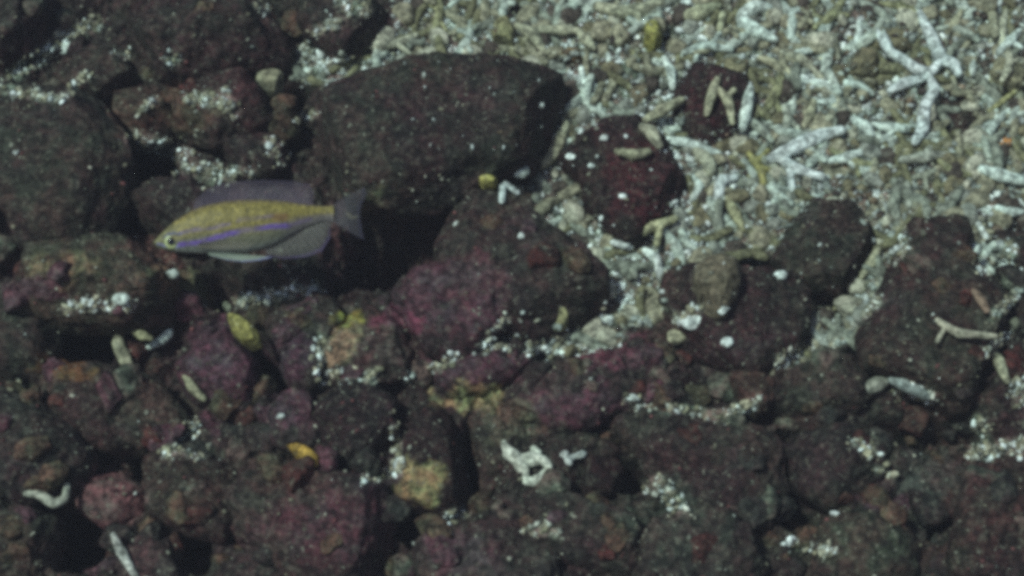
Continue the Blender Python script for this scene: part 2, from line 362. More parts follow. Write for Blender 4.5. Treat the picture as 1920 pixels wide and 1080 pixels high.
# left middle
rock('rock', [(-60,490),(60,478),(200,470),(320,492),(385,545),(370,590),(280,600),(150,592),(40,575),(-60,570)], .05, 'olive brown ledge below the left boulder with pale grit on its front', 'rock', (.11,.09,.06), 6, amp=1.2, e=3)
rock('rock', [(-60,600),(0,582),(70,588),(108,625),(100,685),(40,712),(-60,705)], .055, 'dark rock at the left edge beneath the olive ledge', 'rock', GR, 5)
rock('rock', [(330,640),(370,608),(430,610),(478,655),(492,715),(460,755),(440,800),(400,812),(375,760),(345,700)], .055, 'purple algae coated knob with a yellow sponge at its upper right', 'rock', PU, 5, amp=.9, own=.85)
rock('rock', [(475,600),(540,560),(620,565),(640,600),(600,650),(590,715),(540,742),(500,700)], .03, 'dusky green and purple rock right of the purple knob', 'rock', (.045,.04,.038), 5)
rock('rock', [(592,650),(620,605),(690,585),(760,600),(790,650),(760,700),(680,722),(610,712)], .035, 'rock with beige left side and purple right side in the middle', 'rock', (.10,.07,.06), 5, amp=1.2)
rock('rock', [(700,590),(730,525),(800,490),(890,480),(950,515),(945,590),(890,650),(780,650)], .035, 'flat purple encrusted slab below the dark boulder near the centre', 'rock', (.09,.045,.055), 6, e=3.2)
rock('rock', [(780,728),(850,682),(930,650),(1000,645),(1015,690),(950,722),(850,740)], .035, 'long low purple ridge under the purple slab', 'rock', PU, 5)
rock('rock', [(900,720),(990,695),(1100,685),(1180,630),(1235,660),(1225,720),(1160,760),(1060,805),(960,790)], .04, 'broad mottled green and purple rock right of the purple ridge', 'rock', (.06,.052,.046), 6, amp=1.3)
rock('rock', [(600,760),(630,728),(690,722),(735,750),(745,810),(720,865),(660,890),(612,850)], .045, 'round black rock left of the dark egg-shaped boulder', 'rock', (.026,.016,.018), 5, own=.85)
rock('boulder', [(750,820),(775,778),(815,762),(855,785),(882,835),(885,905),(850,955),(790,962),(748,920)], .05, 'dark egg-shaped boulder with pale yellow growth on its lower end', 'boulder', (.030,.014,.014), 5, amp=.5, own=.85)
rock('rock', [(860,745),(930,765),(1000,800),(1010,850),(960,900),(930,935),(905,935),(905,860),(880,790)], .04, 'beige grey ridge curving round the right of the egg-shaped boulder', 'rock', (.12,.095,.07), 5, amp=1.2)
rock('rock', [(1068,885),(1100,855),(1150,855),(1178,885),(1160,922),(1100,925)], .03, 'small round dark red rock right of the white sponge', 'rock', (.03,.012,.013), 5, amp=.5, own=.85)
rock('rock', [(1170,800),(1290,772),(1400,790),(1475,840),(1500,920),(1450,985),(1350,985),(1250,915)], .055, 'large blackish rock at bottom right of centre', 'rock', (.034,.024,.024), 6, amp=1.2)
rock('rock', [(135,905),(165,885),(230,885),(272,915),(268,965),(235,1005),(205,985),(160,955)], .04, 'dusty pink rock in the lower left beside a thin white rod', 'rock', (.19,.085,.09), 5, amp=.8, own=.85)
rock('rock', [(-60,735),(0,728),(60,765),(130,808),(190,855),(150,900),(60,925),(-60,930)], .05, 'dark slab at the left edge in the lower left', 'rock', (.032,.03,.028), 6)
rock('rock', [(30,712),(150,690),(290,715),(345,780),(300,850),(225,850),(130,790)], .05, 'mottled brown ridge above the dark slab in the lower left', 'rock', (.075,.058,.045), 6, amp=1.3)
rock('rock', [(285,870),(350,845),(425,855),(440,930),(410,1000),(310,995),(270,930)], .045, 'reddish dark rock right of the dusty pink rock', 'rock', (.065,.032,.025), 5, amp=1.2)
rock('rock', [(440,860),(520,870),(610,890),(720,935),(785,1000),(790,1100),(560,1130),(440,1060),(420,960)], .05, 'wide purple brown rock along the bottom edge left of centre', 'rock', (.070,.042,.042), 6, amp=1.3)
rock('rock', [(790,1030),(830,980),(900,955),(990,1000),(1050,1080),(1040,1140),(790,1140)], .045, 'greyish purple rock at the bottom edge near the centre', 'rock', (.095,.070,.068), 6, amp=1.2)
rock('rock', [(930,935),(1040,925),(1160,945),(1225,1020),(1180,1080),(1060,1050),(970,1010)], .045, 'dark rough rock below the white sponge', 'rock', (.038,.034,.03), 5, amp=1.3)
rock('rock', [(1190,960),(1290,950),(1400,1000),(1450,1060),(1440,1140),(1180,1140)], .045, 'dark green grey rock at the bottom edge right of centre', 'rock', (.055,.06,.048), 6, amp=1.2)
rock('rock', [(1470,820),(1590,770),(1655,820),(1650,900),(1580,945),(1500,910)], .045, 'black green rock below the pale soft coral in the lower right', 'rock', (.034,.032,.028), 5, amp=1.2)
rock('rock', [(1645,880),(1740,845),(1830,865),(1815,950),(1720,985),(1650,945)], .04, 'grey mottled rock left of the dark red rock in the lower right', 'rock', (.09,.082,.07), 5, amp=1.2)
rock('rock', [(1800,960),(1840,880),(1980,860),(1990,1120),(1830,1120),(1790,1040)], .055, 'dark red rock in the bottom right corner', 'rock', (.048,.026,.022), 6, amp=1.2)
rock('rock', [(1540,985),(1640,955),(1710,990),(1740,1120),(1530,1130)], .045, 'olive grey rock at the bottom edge in the lower right', 'rock', (.07,.065,.045), 5, amp=1.2)
rock('rock', [(1455,735),(1500,690),(1610,680),(1665,715),(1640,765),(1540,775)], .04, 'dark green low rock above the black green rock', 'rock', (.04,.042,.032), 5, amp=1.2)
rock('rock', [(1370,700),(1430,690),(1460,730),(1430,775),(1380,760)], .03, 'small rusty brown rock beside a cream pebble', 'rock', (.10,.055,.038), 5)
rock('rock', [(-60,950),(60,945),(110,1000),(100,1120),(-60,1120)], .05, 'dark green rock in the bottom left corner', 'rock', (.05,.042,.032), 5, amp=1.2)
rock('rock', [(225,1040),(280,995),(335,1010),(345,1120),(240,1130)], .04, 'small purple rock at the bottom edge right of the thin white rod', 'rock', (.10,.05,.06), 5)
rock('rock', [(500,760),(550,735),(595,750),(612,820),(570,850),(510,820)], .035, 'grey purple rock left of the round black rock', 'rock', (.075,.055,.06), 5, amp=1.2)
rock('stone', [(1040,615),(1032,585),(1050,573),(1068,582),(1066,608)], .02, 'small square olive stone at the base of the dark rounded boulder', 'stone', (.26,.25,.13), 4, amp=.5, lift=.015, k=.1)
rock('stone', [(1570,130),(1600,95),(1645,100),(1655,125),(1625,145)], .018, 'brown olive cobble left of the large white branching coral', 'stone', (.16,.14,.085), 5, amp=1.0, k=.1)
rock('stone', [(922,75),(925,45),(945,38),(968,48),(968,80),(945,92)], .022, 'olive barrel-shaped stone above the large flat-topped boulder', 'stone', (.24,.23,.12), 4, amp=.6, k=.1)
rock('stone', [(1142,62),(1150,45),(1172,45),(1182,65),(1165,82),(1148,78)], .018, 'round cream stone left of the yellow sponge lump', 'stone', (.38,.36,.25), 4, amp=.5, k=.1)
rock('stone', [(1050,110),(1058,95),(1085,90),(1098,100),(1080,118)], .012, 'brown oval pebble above the right end of the flat-topped boulder', 'pebble', (.16,.11,.05), 4, amp=.4, k=.1)
rock('stone', [(1178,190),(1185,155),(1208,155),(1215,185),(1200,205)], .012, 'tan brown lump in the gravel above the jagged maroon rock', 'stone', (.22,.185,.12), 4, amp=.9, k=.1)
rock('stone', [(1690,205),(1692,190),(1712,188),(1718,205),(1704,215)], .01, 'round tan pebble under the lower fork of the big white coral', 'pebble', (.33,.30,.19), 4, amp=.4, k=.1)
rock('stone', [(1352,115),(1365,108),(1402,112),(1405,140),(1380,155),(1358,140)], .015, 'knobbly olive stone above the tan forked coral', 'stone', (.22,.20,.12), 4, amp=1.2, k=.1)
rock('stone', [(1850,150),(1870,115),(1915,105),(1940,140),(1900,170)], .02, 'olive cobble at the right edge beside the big white coral', 'stone', (.20,.19,.12), 5, amp=1.2, k=.1)
rock('stone', [(1640,85),(1650,60),(1700,50),(1715,80),(1690,95)], .014, 'olive brown stone inside the arms of the big white coral', 'stone', (.19,.17,.10), 4, amp=1.2, k=.1)
rock('sponge', [(1210,90),(1212,45),(1228,38),(1242,50),(1238,85),(1224,100)], .022, 'yellow green sponge lump in the gravel beside a dark hollow', 'sponge', (.27,.26,.08), 4, amp=.9, k=0)
rock('sponge', [(1870,268),(1880,258),(1898,262),(1900,275),(1882,282)], .010, 'small bright orange sponge at the right edge', 'sponge', (.45,.19,.05), 4, amp=.5, k=0)
rock('sponge', [(900,335),(915,326),(932,332),(930,345),(908,345)], .012, 'small yellow sponge at the lower edge of the flat-topped boulder', 'sponge', (.42,.38,.12), 4, amp=.7, k=0, lift=.05)
rock('sponge', [(425,590),(445,592),(480,620),(488,645),(468,650),(440,625)], .020, 'olive yellow sponge leaning over the right of the purple knob', 'sponge', (.22,.205,.065), 4, amp=.6, k=0, lift=.055)
rock('sponge', [(535,826),(555,832),(590,850),(602,868),(588,880),(560,862)], .016, 'bright orange yellow sponge left of the round black rock', 'sponge', (.36,.22,.045), 4, amp=.6, k=0, lift=.03)

scene.view_layers[0].update()
dg = bpy.context.evaluated_depsgraph_get()
def cast_down(u, v):
    ok, loc, nor, i, ob, _ = scene.ray_cast(dg, W(u, v, .4), -AN, distance=1.0)
    if not ok: return None
    return loc.dot(AN), ob
def cast_cam(px, py):
    r = ray(px, py).normalized()
    ok, loc, nor, i, ob, _ = scene.ray_cast(dg, CAM, r, distance=6)
    return loc if ok else None

# ------------------------------------------------------------------ coral branches, shells
def tube(pts, rad, seg=10, seed=0, bump=.19):
    pts = np.array(pts, float); rad = np.array(rad, float)
    t = np.concatenate([[0], np.cumsum(np.linalg.norm(np.diff(pts, axis=0), axis=1))])
    n = max(6, int(t[-1]/max(rad.mean()*.5, 1e-5)))
    # rounded resample through the points
    tt = np.linspace(0, t[-1], n); fine = np.stack([np.interp(tt, t, pts[:, k]) for k in range(3)], -1)
    for _ in range(2): fine[1:-1] = fine[1:-1]*.5 + (fine[:-2]+fine[2:])*.25
    rr = np.interp(tt, t, rad)
    d0 = fine[0]-fine[1]; d0 /= np.linalg.norm(d0)+1e-9; d1 = fine[-1]-fine[-2]; d1 /= np.linalg.norm(d1)+1e-9
    P = [fine[0]+d0*rr[0]*.95, fine[0]+d0*rr[0]*.6]+list(fine)+[fine[-1]+d1*rr[-1]*.6, fine[-1]+d1*rr[-1]*.95]
    q = [rr[0]*.25, rr[0]*.78]+list(rr)+[rr[-1]*.78, rr[-1]*.25]
    P = np.array(P); q = np.array(q); T = np.gradient(P, axis=0); T /= np.linalg.norm(T, axis=1)[:, None]+1e-9
    A = np.cross(T, np.array([.21, .13, 1.])); A /= np.linalg.norm(A, axis=1)[:, None]+1e-9; Bv = np.cross(T, A)
    an = np.arange(seg)/seg*2*math.pi
    V = P[:, None, :] + q[:, None, None]*(np.cos(an)[None, :, None]*A[:, None, :]+np.sin(an)[None, :, None]*Bv[:, None, :])
    s = V.reshape(-1, 3); c = np.repeat(P, seg, 0)
    nz = fbm(s[:, 0]+seed, s[:, 1], s[:, 2], .35/rad.mean(), 3)
    s = c + (s-c)*(1+bump*2.2*nz)[:, None]
    m = len(P); i = np.arange(m-1)[:, None]*seg; j = np.arange(seg)[None, :]; j2 = (j+1) % seg
    Fq = np.stack([i+j, i+j2, i+seg+j2, i+seg+j], -1).reshape(-1, 4)
    caps = [[0, k+1, k, 0] for k in range(0)]
    # close the ends with a centre vertex, as degenerate-free quads
    s = np.concatenate([s, [P[0]], [P[-1]]]); a = m*seg; b = a+1
    for k in range(0, seg, 2):
        caps.append([a, (k+2) % seg, k+1, k]); o = (m-1)*seg; caps.append([b, o+k, o+k+1, o+(k+2) % seg])
    return s, np.concatenate([Fq, np.array(caps)])
def joined(parts):
    Vs, Fs, k = [], [], 0
    for V, F_ in parts: Vs.append(V); Fs.append(F_+k); k += len(V)
    return np.concatenate(Vs), np.concatenate(Fs)
PALE = (.62, .70, .63); WHITE = (.72, .78, .72); TAN = (.38, .37, .25); OLIVE = (.30, .28, .11); LAV = (.64, .70, .67); CREAM = (.55, .52, .36)
def coral(name, arms, r, col, label, cat='coral', group=None, lift=.6, pct=65, bump=.11):
    hs = []
    for a in arms:
        for x, y in a:
            l = cast_cam(x, y)
            if l is not None: hs.append(l.dot(AN))
    rr = r*PX*1.22; h = float(np.percentile(hs, pct)) + rr*lift + .0015
    uv = [[pix(x, y, h) for x, y in a] for a in arms]
    allp = np.array([p for a in uv for p in a]); c = allp.mean(0)
    parts = []
    for k, a in enumerate(uv):
        n = len(a)
        p3 = [(p[0]-c[0], p[1]-c[1], rr*.35*math.sin(i*1.7+k*2.1)) for i, p in enumerate(a)]
        rads = [rr*(1.14 if i in range(1, n-1) else .68)*(1 if k == 0 else .9)*random.uniform(.88, 1.12) for i in range(n)]
        parts.append(tube(p3, rads, 12, seed=c[0]*7+k, bump=bump))
    V, F_ = joined(parts)
    cc = np.array(col)*(1+.30*fbm(V[:, 0]+c[0], V[:, 1]+c[1], V[:, 2], 60, 3)[:, None])
    return tag(place(name, mesh_np(name, V, F_, M_CORAL, cc), c[0], c[1], h), label, cat, group)
CB = 'coral_branch'
coral(CB, [[(1725,25),(1745,70),(1765,112),(1790,118),(1797,140)],[(1765,114),(1745,136),(1722,130),(1668,100),(1655,72),(1645,55)],[(1740,143),(1700,153),(1668,172)],[(1742,140),(1752,172),(1735,195),(1730,240),(1715,268)]], 9.5, LAV, 'large white branching coral spreading five arms in the upper right', 'coral', lift=1.3, pct=75)
coral(CB, [[(1445,15),(1415,15),(1390,28),(1395,44),(1425,62),(1452,76)]], 10.5, PALE, 'thick pale coral piece bent like a letter C near the top', 'coral', lift=.9)
coral(CB, [[(1345,148),(1335,175),(1325,212)],[(1342,165),(1365,185),(1374,228)],[(1362,182),(1376,168)]], 8, TAN, 'tan forked coral lying on the dark maroon patch', 'coral', lift=1)
coral(CB, [[(1407,165),(1402,190),(1396,220),(1392,240)]], 9, PALE, 'white upright coral stick right of the tan forked coral', 'coral')
coral(CB, [[(1505,150),(1506,166)],[(1505,156),(1530,152),(1580,162)],[(1555,162),(1562,190),(1535,192)]], 6.5, PALE, 'pale coral shaped like a small gate, left of the big white coral', 'coral')
coral(CB, [[(1545,80),(1520,96),(1490,99)]], 6.5, PALE, 'thin greenish coral finger with a white tip above the gate-shaped coral', 'coral')
coral(CB, [[(1445,298),(1470,288),(1510,266),(1545,250),(1580,245)],[(1458,296),(1490,315),(1545,332)],[(1480,305),(1485,352)]], 10.5, LAV, 'pale V-shaped coral with a leg, above the angular green rock', 'coral', lift=1.1)
coral(CB, [[(1402,286),(1425,315),(1432,352)],[(1425,315),(1462,322)],[(1418,302),(1440,282)]], 7.5, OLIVE, 'olive yellow forked coral touching the pale V-shaped coral', 'coral', lift=.5)
coral(CB, [[(1378,333),(1352,340),(1346,376)]], 8.5, LAV, 'short white hooked coral above a leaning olive finger', 'coral', lift=.9)
coral(CB, [[(1360,372),(1378,400),(1392,430)]], 8.5, (.30,.29,.17), 'leaning olive coral finger below the white hooked piece', 'coral', lift=.9)
coral(CB, [[(1305,285),(1326,300),(1333,322)]], 11, (.38,.38,.28), 'stubby tan coral finger right of the jagged maroon rock', 'coral')
coral(CB, [[(1240,262),(1280,268),(1310,276),(1350,288)]], 8, PALE, 'long pale coral branch running right from the jagged maroon rock', 'coral')
coral(CB, [[(970,48),(1000,66),(1017,92)],[(995,58),(1050,54),(1088,57)],[(1084,56),(1100,74),(1112,92)]], 10, (.42,.41,.29), 'tan wishbone coral above the right end of the flat-topped boulder', 'coral', lift=.9)
coral(CB, [[(1120,12),(1165,26),(1200,20),(1240,2)],[(1195,22),(1196,46)]], 12, (.40,.40,.28), 'thick tan coral along the top edge above the round cream stone', 'coral')
coral(CB, [[(1140,104),(1147,142)]], 7, PALE, 'short pale upright coral finger below the round cream stone', 'coral')
coral(CB, [[(1090,128),(1098,168)]], 7.5, PALE, 'pale coral finger touching the right end of the flat-topped boulder', 'coral')
coral(CB, [[(1278,188),(1240,210),(1208,226)]], 8.5, TAN, 'tan coral finger pointing down left from the maroon patch', 'coral')
coral(CB, [[(1205,238),(1222,250),(1236,272)]], 11, (.38,.37,.27), 'stout tan coral finger on the top corner of the jagged maroon rock', 'coral')
coral(CB, [[(1062,232),(1048,266),(1032,298),(1012,312)]], 10, TAN, 'tan coral stick lying along the lower right flank of the flat-topped boulder', 'coral')
coral(CB, [[(1158,284),(1190,293),(1216,284)]], 8.5, (.34,.33,.22), 'tan bone-like coral lying on the jagged maroon rock', 'coral', lift=1)
coral(CB, [[(943,350),(941,378)],[(948,346),(970,360)]], 7, LAV, 'small white V-shaped coral on top of the dark rounded boulder', 'coral', lift=1.2, pct=95)
coral(CB, [[(1185,445),(1215,430),(1265,410)],[(1238,424),(1232,456)]], 8.5, (.38,.37,.22), 'tan and olive coral at the foot of the jagged maroon rock', 'coral')
coral(CB, [[(1838,316),(1870,330),(1935,342)]], 10, PALE, 'pale coral branch entering from the right edge below the orange sponge', 'coral', lift=1)
coral(CB, [[(1712,332),(1742,328),(1762,314)],[(1734,333),(1742,392)]], 7, (.30,.31,.24), 'grey T-shaped coral right of the angular green rock', 'coral')
coral(CB, [[(1700,345),(1703,388)]], 10, (.36,.38,.31), 'thick grey upright coral left of the T-shaped coral', 'coral')
coral(CB, [[(1648,465),(1636,490),(1616,516)]], 8.5, TAN, 'tan coral finger against the lower right edge of the angular green rock', 'coral', lift=1)
coral(CB, [[(1600,225),(1622,240),(1638,266)]], 10, PALE, 'pale curved coral left of the lower arm of the big white coral', 'coral')
coral(CB, [[(1640,290),(1640,318),(1622,338)],[(1640,318),(1665,350)]], 6.5, (.38,.38,.27), 'tan three-armed coral above the angular green rock', 'coral')
coral(CB, [[(1610,42),(1612,65),(1602,86)],[(1612,50),(1632,60)]], 7, PALE, 'short pale coral left of the top of the big white coral', 'coral')
coral(CB, [[(1905,170),(1880,190),(1854,208)]], 5, (.34,.33,.16), 'thin olive coral stick by the right edge above the orange sponge', 'coral')
coral(CB, [[(1822,105),(1824,140)]], 9, PALE, 'short pale coral stub right of the big white coral', 'coral')
coral(CB, [[(1550,235),(1528,262)],[(1565,225),(1560,250)]], 8, (.34,.36,.29), 'grey coral stub above the right arm of the V-shaped coral', 'coral')
coral(CB, [[(1470,125),(1492,150)]], 7, TAN, 'short tan coral finger left of the gate-shaped coral', 'coral')
coral(CB, [[(1565,70),(1572,112)]], 6.5, (.26,.26,.19), 'dull olive coral finger left of the brown olive cobble', 'coral')
coral(CB, [[(1280,30),(1310,28),(1345,10)],[(1355,30),(1350,52)]], 11, (.42,.43,.28), 'pale olive coral at the top left of the C-shaped piece', 'coral')
coral(CB, [[(1758,600),(1772,613),(1800,625),(1868,630)],[(1772,614),(1757,640)]], 6, (.38,.36,.27), 'slender pale coral twig lying across the dark brown slab', 'coral', lift=1.2)
coral(CB, [[(1825,545),(1838,562),(1850,582)]], 6.5, (.26,.18,.13), 'reddish tan coral stub above the slender coral twig', 'coral', lift=1)
coral(CB, [[(1858,655),(1872,680),(1888,714)]], 7.5, (.36,.35,.24), 'tan coral piece below the right end of the slender twig', 'coral', lift=1)
coral(CB, [[(1610,734),(1645,722),(1660,714)]], 11, (.30,.31,.25), 'soft pale grey coral below the brown slab in the lower right', 'coral', lift=.3)
coral(CB, [[(1675,712),(1700,722),(1738,742)]], 12, (.26,.30,.28), 'blue grey coral crust right of the soft pale grey coral', 'coral', lift=0)
coral(CB, [[(226,612),(222,645),(236,678),(246,690)]], 8.5, (.36,.35,.24), 'curved pale worm-like coral beside the dark hollow on the left', 'coral', lift=1.5)
coral(CB, [[(248,618),(266,630),(282,634)]], 6.5, (.30,.29,.17), 'short tan coral right of the curved worm-like coral', 'coral', lift=1.5)
coral(CB, [[(322,598),(315,630),(300,640),(278,650)]], 7, PALE, 'bent white coral twig left of the purple knob', 'coral', lift=1.5)
coral(CB, [[(345,700),(362,730),(382,748)]], 7, (.32,.31,.20), 'tan coral crust on the left flank of the purple knob', 'coral', lift=.4)
coral(CB, [[(425,572),(430,582)]], 8, (.30,.33,.24), 'pale green coral knob at the upper end of the olive yellow sponge', 'coral', lift=1)
coral(CB, [[(48,925),(75,928),(102,945),(122,935),(126,910)]], 6, (.36,.37,.30), 'bent pale coral twig left of the dusty pink rock', 'coral', lift=1.2)
coral(CB, [[(1556,302),(1590,296),(1622,284)],[(1590,296),(1600,312)]], 7.5, PALE, 'pale forked coral between the V-shaped coral and the big white coral', 'coral', lift=.9)
coral(CB, [[(1425,108),(1450,120),(1472,140)]], 7, TAN, 'tan bent coral finger below the thick C-shaped coral', 'coral', lift=.9)
coral(CB, [[(1872,98),(1892,80),(1912,58)],[(1892,80),(1915,88)]], 8, PALE, 'pale forked coral near the top right corner', 'coral', lift=.9)
coral(CB, [[(1775,62),(1790,45),(1802,22)]], 7.5, TAN, 'tan coral finger right of the top arm of the big white coral', 'coral', lift=.9)
coral(CB, [[(1690,300),(1730,296),(1782,288)],[(1730,296),(1745,275)]], 8, (.36,.38,.31), 'grey forked coral below the dark red stone', 'coral', lift=.9)
coral(CB, [[(1245,110),(1258,135),(1262,165)]], 8, PALE, 'pale upright coral finger below the yellow sponge lump', 'coral', lift=.9)
coral(CB, [[(1300,330),(1312,350),(1300,372)]], 7.5, PALE, 'pale bent coral right of the jagged maroon rock, left of the white hook', 'coral', lift=.9)
coral(CB, [[(1470,200),(1478,225),(1468,250)],[(1478,225),(1496,238)]], 7.5, (.40,.42,.34), 'pale grey forked coral between the white upright stick and the gate-shaped coral', 'coral', lift=.9)
coral(CB, [[(1525,190),(1520,215),(1508,235)]], 7.5, TAN, 'tan coral finger under the gate-shaped coral', 'coral', lift=.9)
coral(CB, [[(1870,390),(1890,400),(1915,396)]], 8, PALE, 'pale coral stub at the right edge beside the round white shell', 'coral', lift=.9)
coral('white_rod', [[(212,1003),(228,1035),(262,1095)]], 6.5, (.46,.47,.42), 'thin straight white rod standing in the dark hollow at bottom left', 'sea whip', lift=2, pct=90)
coral(CB, [[(1210,470),(1230,488),(1238,518)]], 8, WHITE, 'white crescent shell fragment in the gravel below the olive coral', 'shell', lift=.9)
coral(CB, [[(1150,455),(1175,462)]], 8, (.6,.64,.6), 'chalky white coral chunk left of the white crescent shell', 'coral')
coral(CB, [[(1834,420),(1848,446)]], 6.5, WHITE, 'bright white slender shell right of the brown slab', 'shell', lift=1)
coral(CB, [[(1835,464),(1826,482)]], 7.5, (.6,.68,.62), 'bright white oval shell just below the slender white shell', 'shell', lift=1)
coral('sponge', [[(946,832),(962,858),(980,878),(988,902)],[(958,856),(990,862),(1018,860),(1030,878)],[(1002,840),(1010,862)],[(988,904),(1008,900),(1026,884)],[(966,866),(984,872)]], 9, (.58,.60,.50), 'ragged white sponge with a dark hole in the lower middle', 'sponge', lift=.5, bump=.5)
coral('sponge', [[(1058,852),(1068,868)],[(1068,862),(1094,850)]], 8, (.56,.60,.56), 'small white triangular sponge on the upper left of the round dark red rock', 'sponge', lift=.6, bump=.5)
for x, y, r_, n_ in [(120,92,17,'white angular stone on pale grit in the upper left'),(604,102,14,'bright white stone left of the gravel above the flat-topped boulder'),
        (32,286,6,'tiny white shell bit on the big left boulder'),(1013,198,7,'tiny pale dot of shell on the right end of the flat-topped boulder'),(1109,312,6,'tiny white bead at the left of the jagged maroon rock'),
        (1168,368,7,'tiny white bead in the middle of the jagged maroon rock'),(977,443,8,'white shell bit on the dark rounded boulder'),(1069,382,7,'white bead on the upper right rim of the dark rounded boulder'),
        (1131,261,10,'white flat shell bit on top of the jagged maroon rock'),(1070,294,8,'white bit at the left corner of the jagged maroon rock'),(975,326,15,'pale oval shell at the right end of the yellow sponge crust'),
        (1388,244,9,'cream knob at the foot of the white coral stick'),(607,680,8,'white dot on the beige side of the middle rock'),(211,712,8,'white fragment below the curved worm-like coral'),
        (526,781,8,'white fragment on the grey purple rock'),(1362,643,10,'white oval shell on the lumpy maroon rock'),(1358,582,11,'white stone on the lumpy maroon rock below the brown lump'),
        (1300,605,18,'broad white stone on the left of the lumpy maroon rock'),(1268,634,17,'tan oval stone beside the broad white stone'),(1400,757,14,'cream pebble above the large blackish rock'),
        (1684,468,9,'bright white chip beside the upper edge of the brown slab'),(1855,373,10,'round white shell right of the grey corals'),(1849,398,12,'pale broad shell under the round white shell'),
        (1824,326,10,'white pebble left of the branch entering from the right edge'),(1859,221,7,'bright white chip below the thin olive stick'),(1903,25,9,'white pebble in the top right corner'),
        (1857,38,14,'pale round coral lump near the top right corner'),(1832,50,9,'pale shell left of the pale round lump'),(1630,560,10,'white chip at the top of the grit streak below the angular rock'),
        (1565,965,8,'bluish white bit on the dark rocks in the lower right'),(1470,1020,6,'white grain near the bottom edge in the lower right'),(1625,848,12,'cream chunk on the dark rocks in the lower right'),
        (1140,605,13,'long white stone at the foot of the gravel channel'),(1190,745,12,'white stone at the left end of the thin grit line'),(160,565,9,'white pebble on the front of the olive ledge'),
        (228,562,13,'pale oval pebble on the front of the olive ledge'),(770,705,10,'pale stone at the lower end of the diagonal grit streak'),(370,843,12,'cream stone in the pale cluster at lower left'),(315,845,12,'tan stone in the pale cluster at lower left'),
        (320,515,13,'pale grey-green stone just below the head of the fish'),(1185,515,13,'white lump left of the white crescent shell'),(1465,518,12,'lavender white lump on the upper corner of the lumpy maroon rock'),(1115,165,8,'white chip beside the pale finger at the flat-topped boulder')]:
    l = cast_cam(x, y)
    V, F_ = ico(3); s = r_*PX
    V = V*np.array([s*random.uniform(.95, 1.1), s*random.uniform(.72, .95), s*.7])
    gq = np.random.default_rng(int(x*3+y))
    for _ in range(0 if ('bead' in n_ or 'oval' in n_ or 'dot' in n_ or 'knob' in n_) else 7):
        q = gq.normal(size=3); q /= np.linalg.norm(q); dd = V @ q; V = V - np.maximum(0, dd-dd.max()*gq.uniform(.45, .8))[:, None]*q
    V = V*(1.1+.55*fbm(V[:, 0]+x, V[:, 1]+y, V[:, 2], .7/s, 3))[:, None]
    if 'round' in n_ or 'bead' in n_ or 'oval' in n_: V = V/1.0
    colr = TAN if 'tan' in n_ else CREAM if 'cream' in n_ else PALE if 'pale' in n_ else (.70, .76, .72)
    c = np.array(colr)*(1+.25*fbm(V[:, 0], V[:, 1], V[:, 2]+x, .8/s, 2))[:, None]
    o = place('shell_bit' if r_ < 10 else 'pale_stone', mesh_np('bit', V, F_, M_CORAL, c), l.dot(AU), l.dot(AV), l.dot(AN)+s*.25)
    tag(o, n_, 'stone' if ('stone' in n_ or 'pebble' in n_ or 'lump' in n_ or 'chunk' in n_) else 'shell')

# ------------------------------------------------------------------ loose rubble one could count, copied from a few pieces
def variant_finger(r, L, bend, fork, col, seed):
    a = [(-L/2, 0, 0), (-L/6, bend*L, r*.2), (L/6, bend*L*.6, 0), (L/2, -bend*L*.4, -r*.2)]
    parts = [tube(a, [r*.85, r*1.05, r, r*.8], 10, seed)]
    if fork: parts.append(tube([(L/10, bend*L*.6, 0), (L*.25, L*.3*fork, r*.3)], [r*.9, r*.7], 10, seed+1))
    if fork and seed % 2: parts.append(tube([(-L/6, bend*L*.9, 0), (-L*.30, -L*.26*fork, r*.5)], [r*.9, r*.65], 10, seed+2))
    V, F_ = joined(parts); c = np.array(col)*(1+.3*fbm(V[:, 0]+seed, V[:, 1], V[:, 2], 70, 3))[:, None]
    return mesh_np('coral_finger', V, F_, M_CORAL, c)
def variant_lump(s, col, seed, sh=.55):
    V, F_ = ico(3); V = V*(1+sh*fbm(V[:, 0]+seed, V[:, 1]+seed*2, V[:, 2], .8, 3))[:, None]
    V = V*np.array([s, s*.75, s*.6]); c = np.array(col)*(1+.3*fbm(V[:, 0]+seed, V[:, 1], V[:, 2], 70, 3))[:, None]
    return mesh_np('rubble', V, F_, M_CORAL, c)
KINDS = []
for j, (cn, col) in enumerate([('pale', (.46,.52,.45)), ('tan', (.27,.26,.18)), ('olive', (.18,.175,.10)), ('grey', (.23,.25,.20))]):
    for fk in (0, 1):
        ms = [variant_finger(random.uniform(.0038, .0054), random.uniform(.032, .056), random.uniform(-.15, .15), fk*random.choice((-1, 1)), col, j*10+k+fk*5) for k in range(3)]
        KINDS.append(('coral_finger', ms, f'small {cn} {"forked" if fk else "unforked"} coral finger lying loose in the coral gravel', 'coral', f'loose {cn} {"forked" if fk else "unforked"} coral fingers in the gravel', (.62 if cn != 'pale' else .62)*(.6+.8*fk)))
for j, (cn, col) in enumerate([('tan', (.28,.26,.18)), ('olive brown', (.17,.15,.09)), ('grey', (.25,.26,.22)), ('cream', (.40,.39,.30)), ('dark', (.07,.055,.045))]):
    ms = [variant_lump(random.uniform(.007, .015), col, j*7+k) for k in range(4)]
    KINDS.append(('rubble_lump', ms, f'small {cn} lump of rubble lying loose in the coral gravel', 'rubble', f'loose {cn} rubble lumps in the gravel', 1.3 if cn != 'dark' else .7))
ms = [variant_lump(random.uniform(.0032, .0052), (.74,.80,.75), 50+k, .7) for k in range(4)]
KINDS.append(('shell_chip', ms, 'small bright white shell chip lying loose in the coral gravel', 'shell', 'loose white shell chips in the gravel', 1.8))
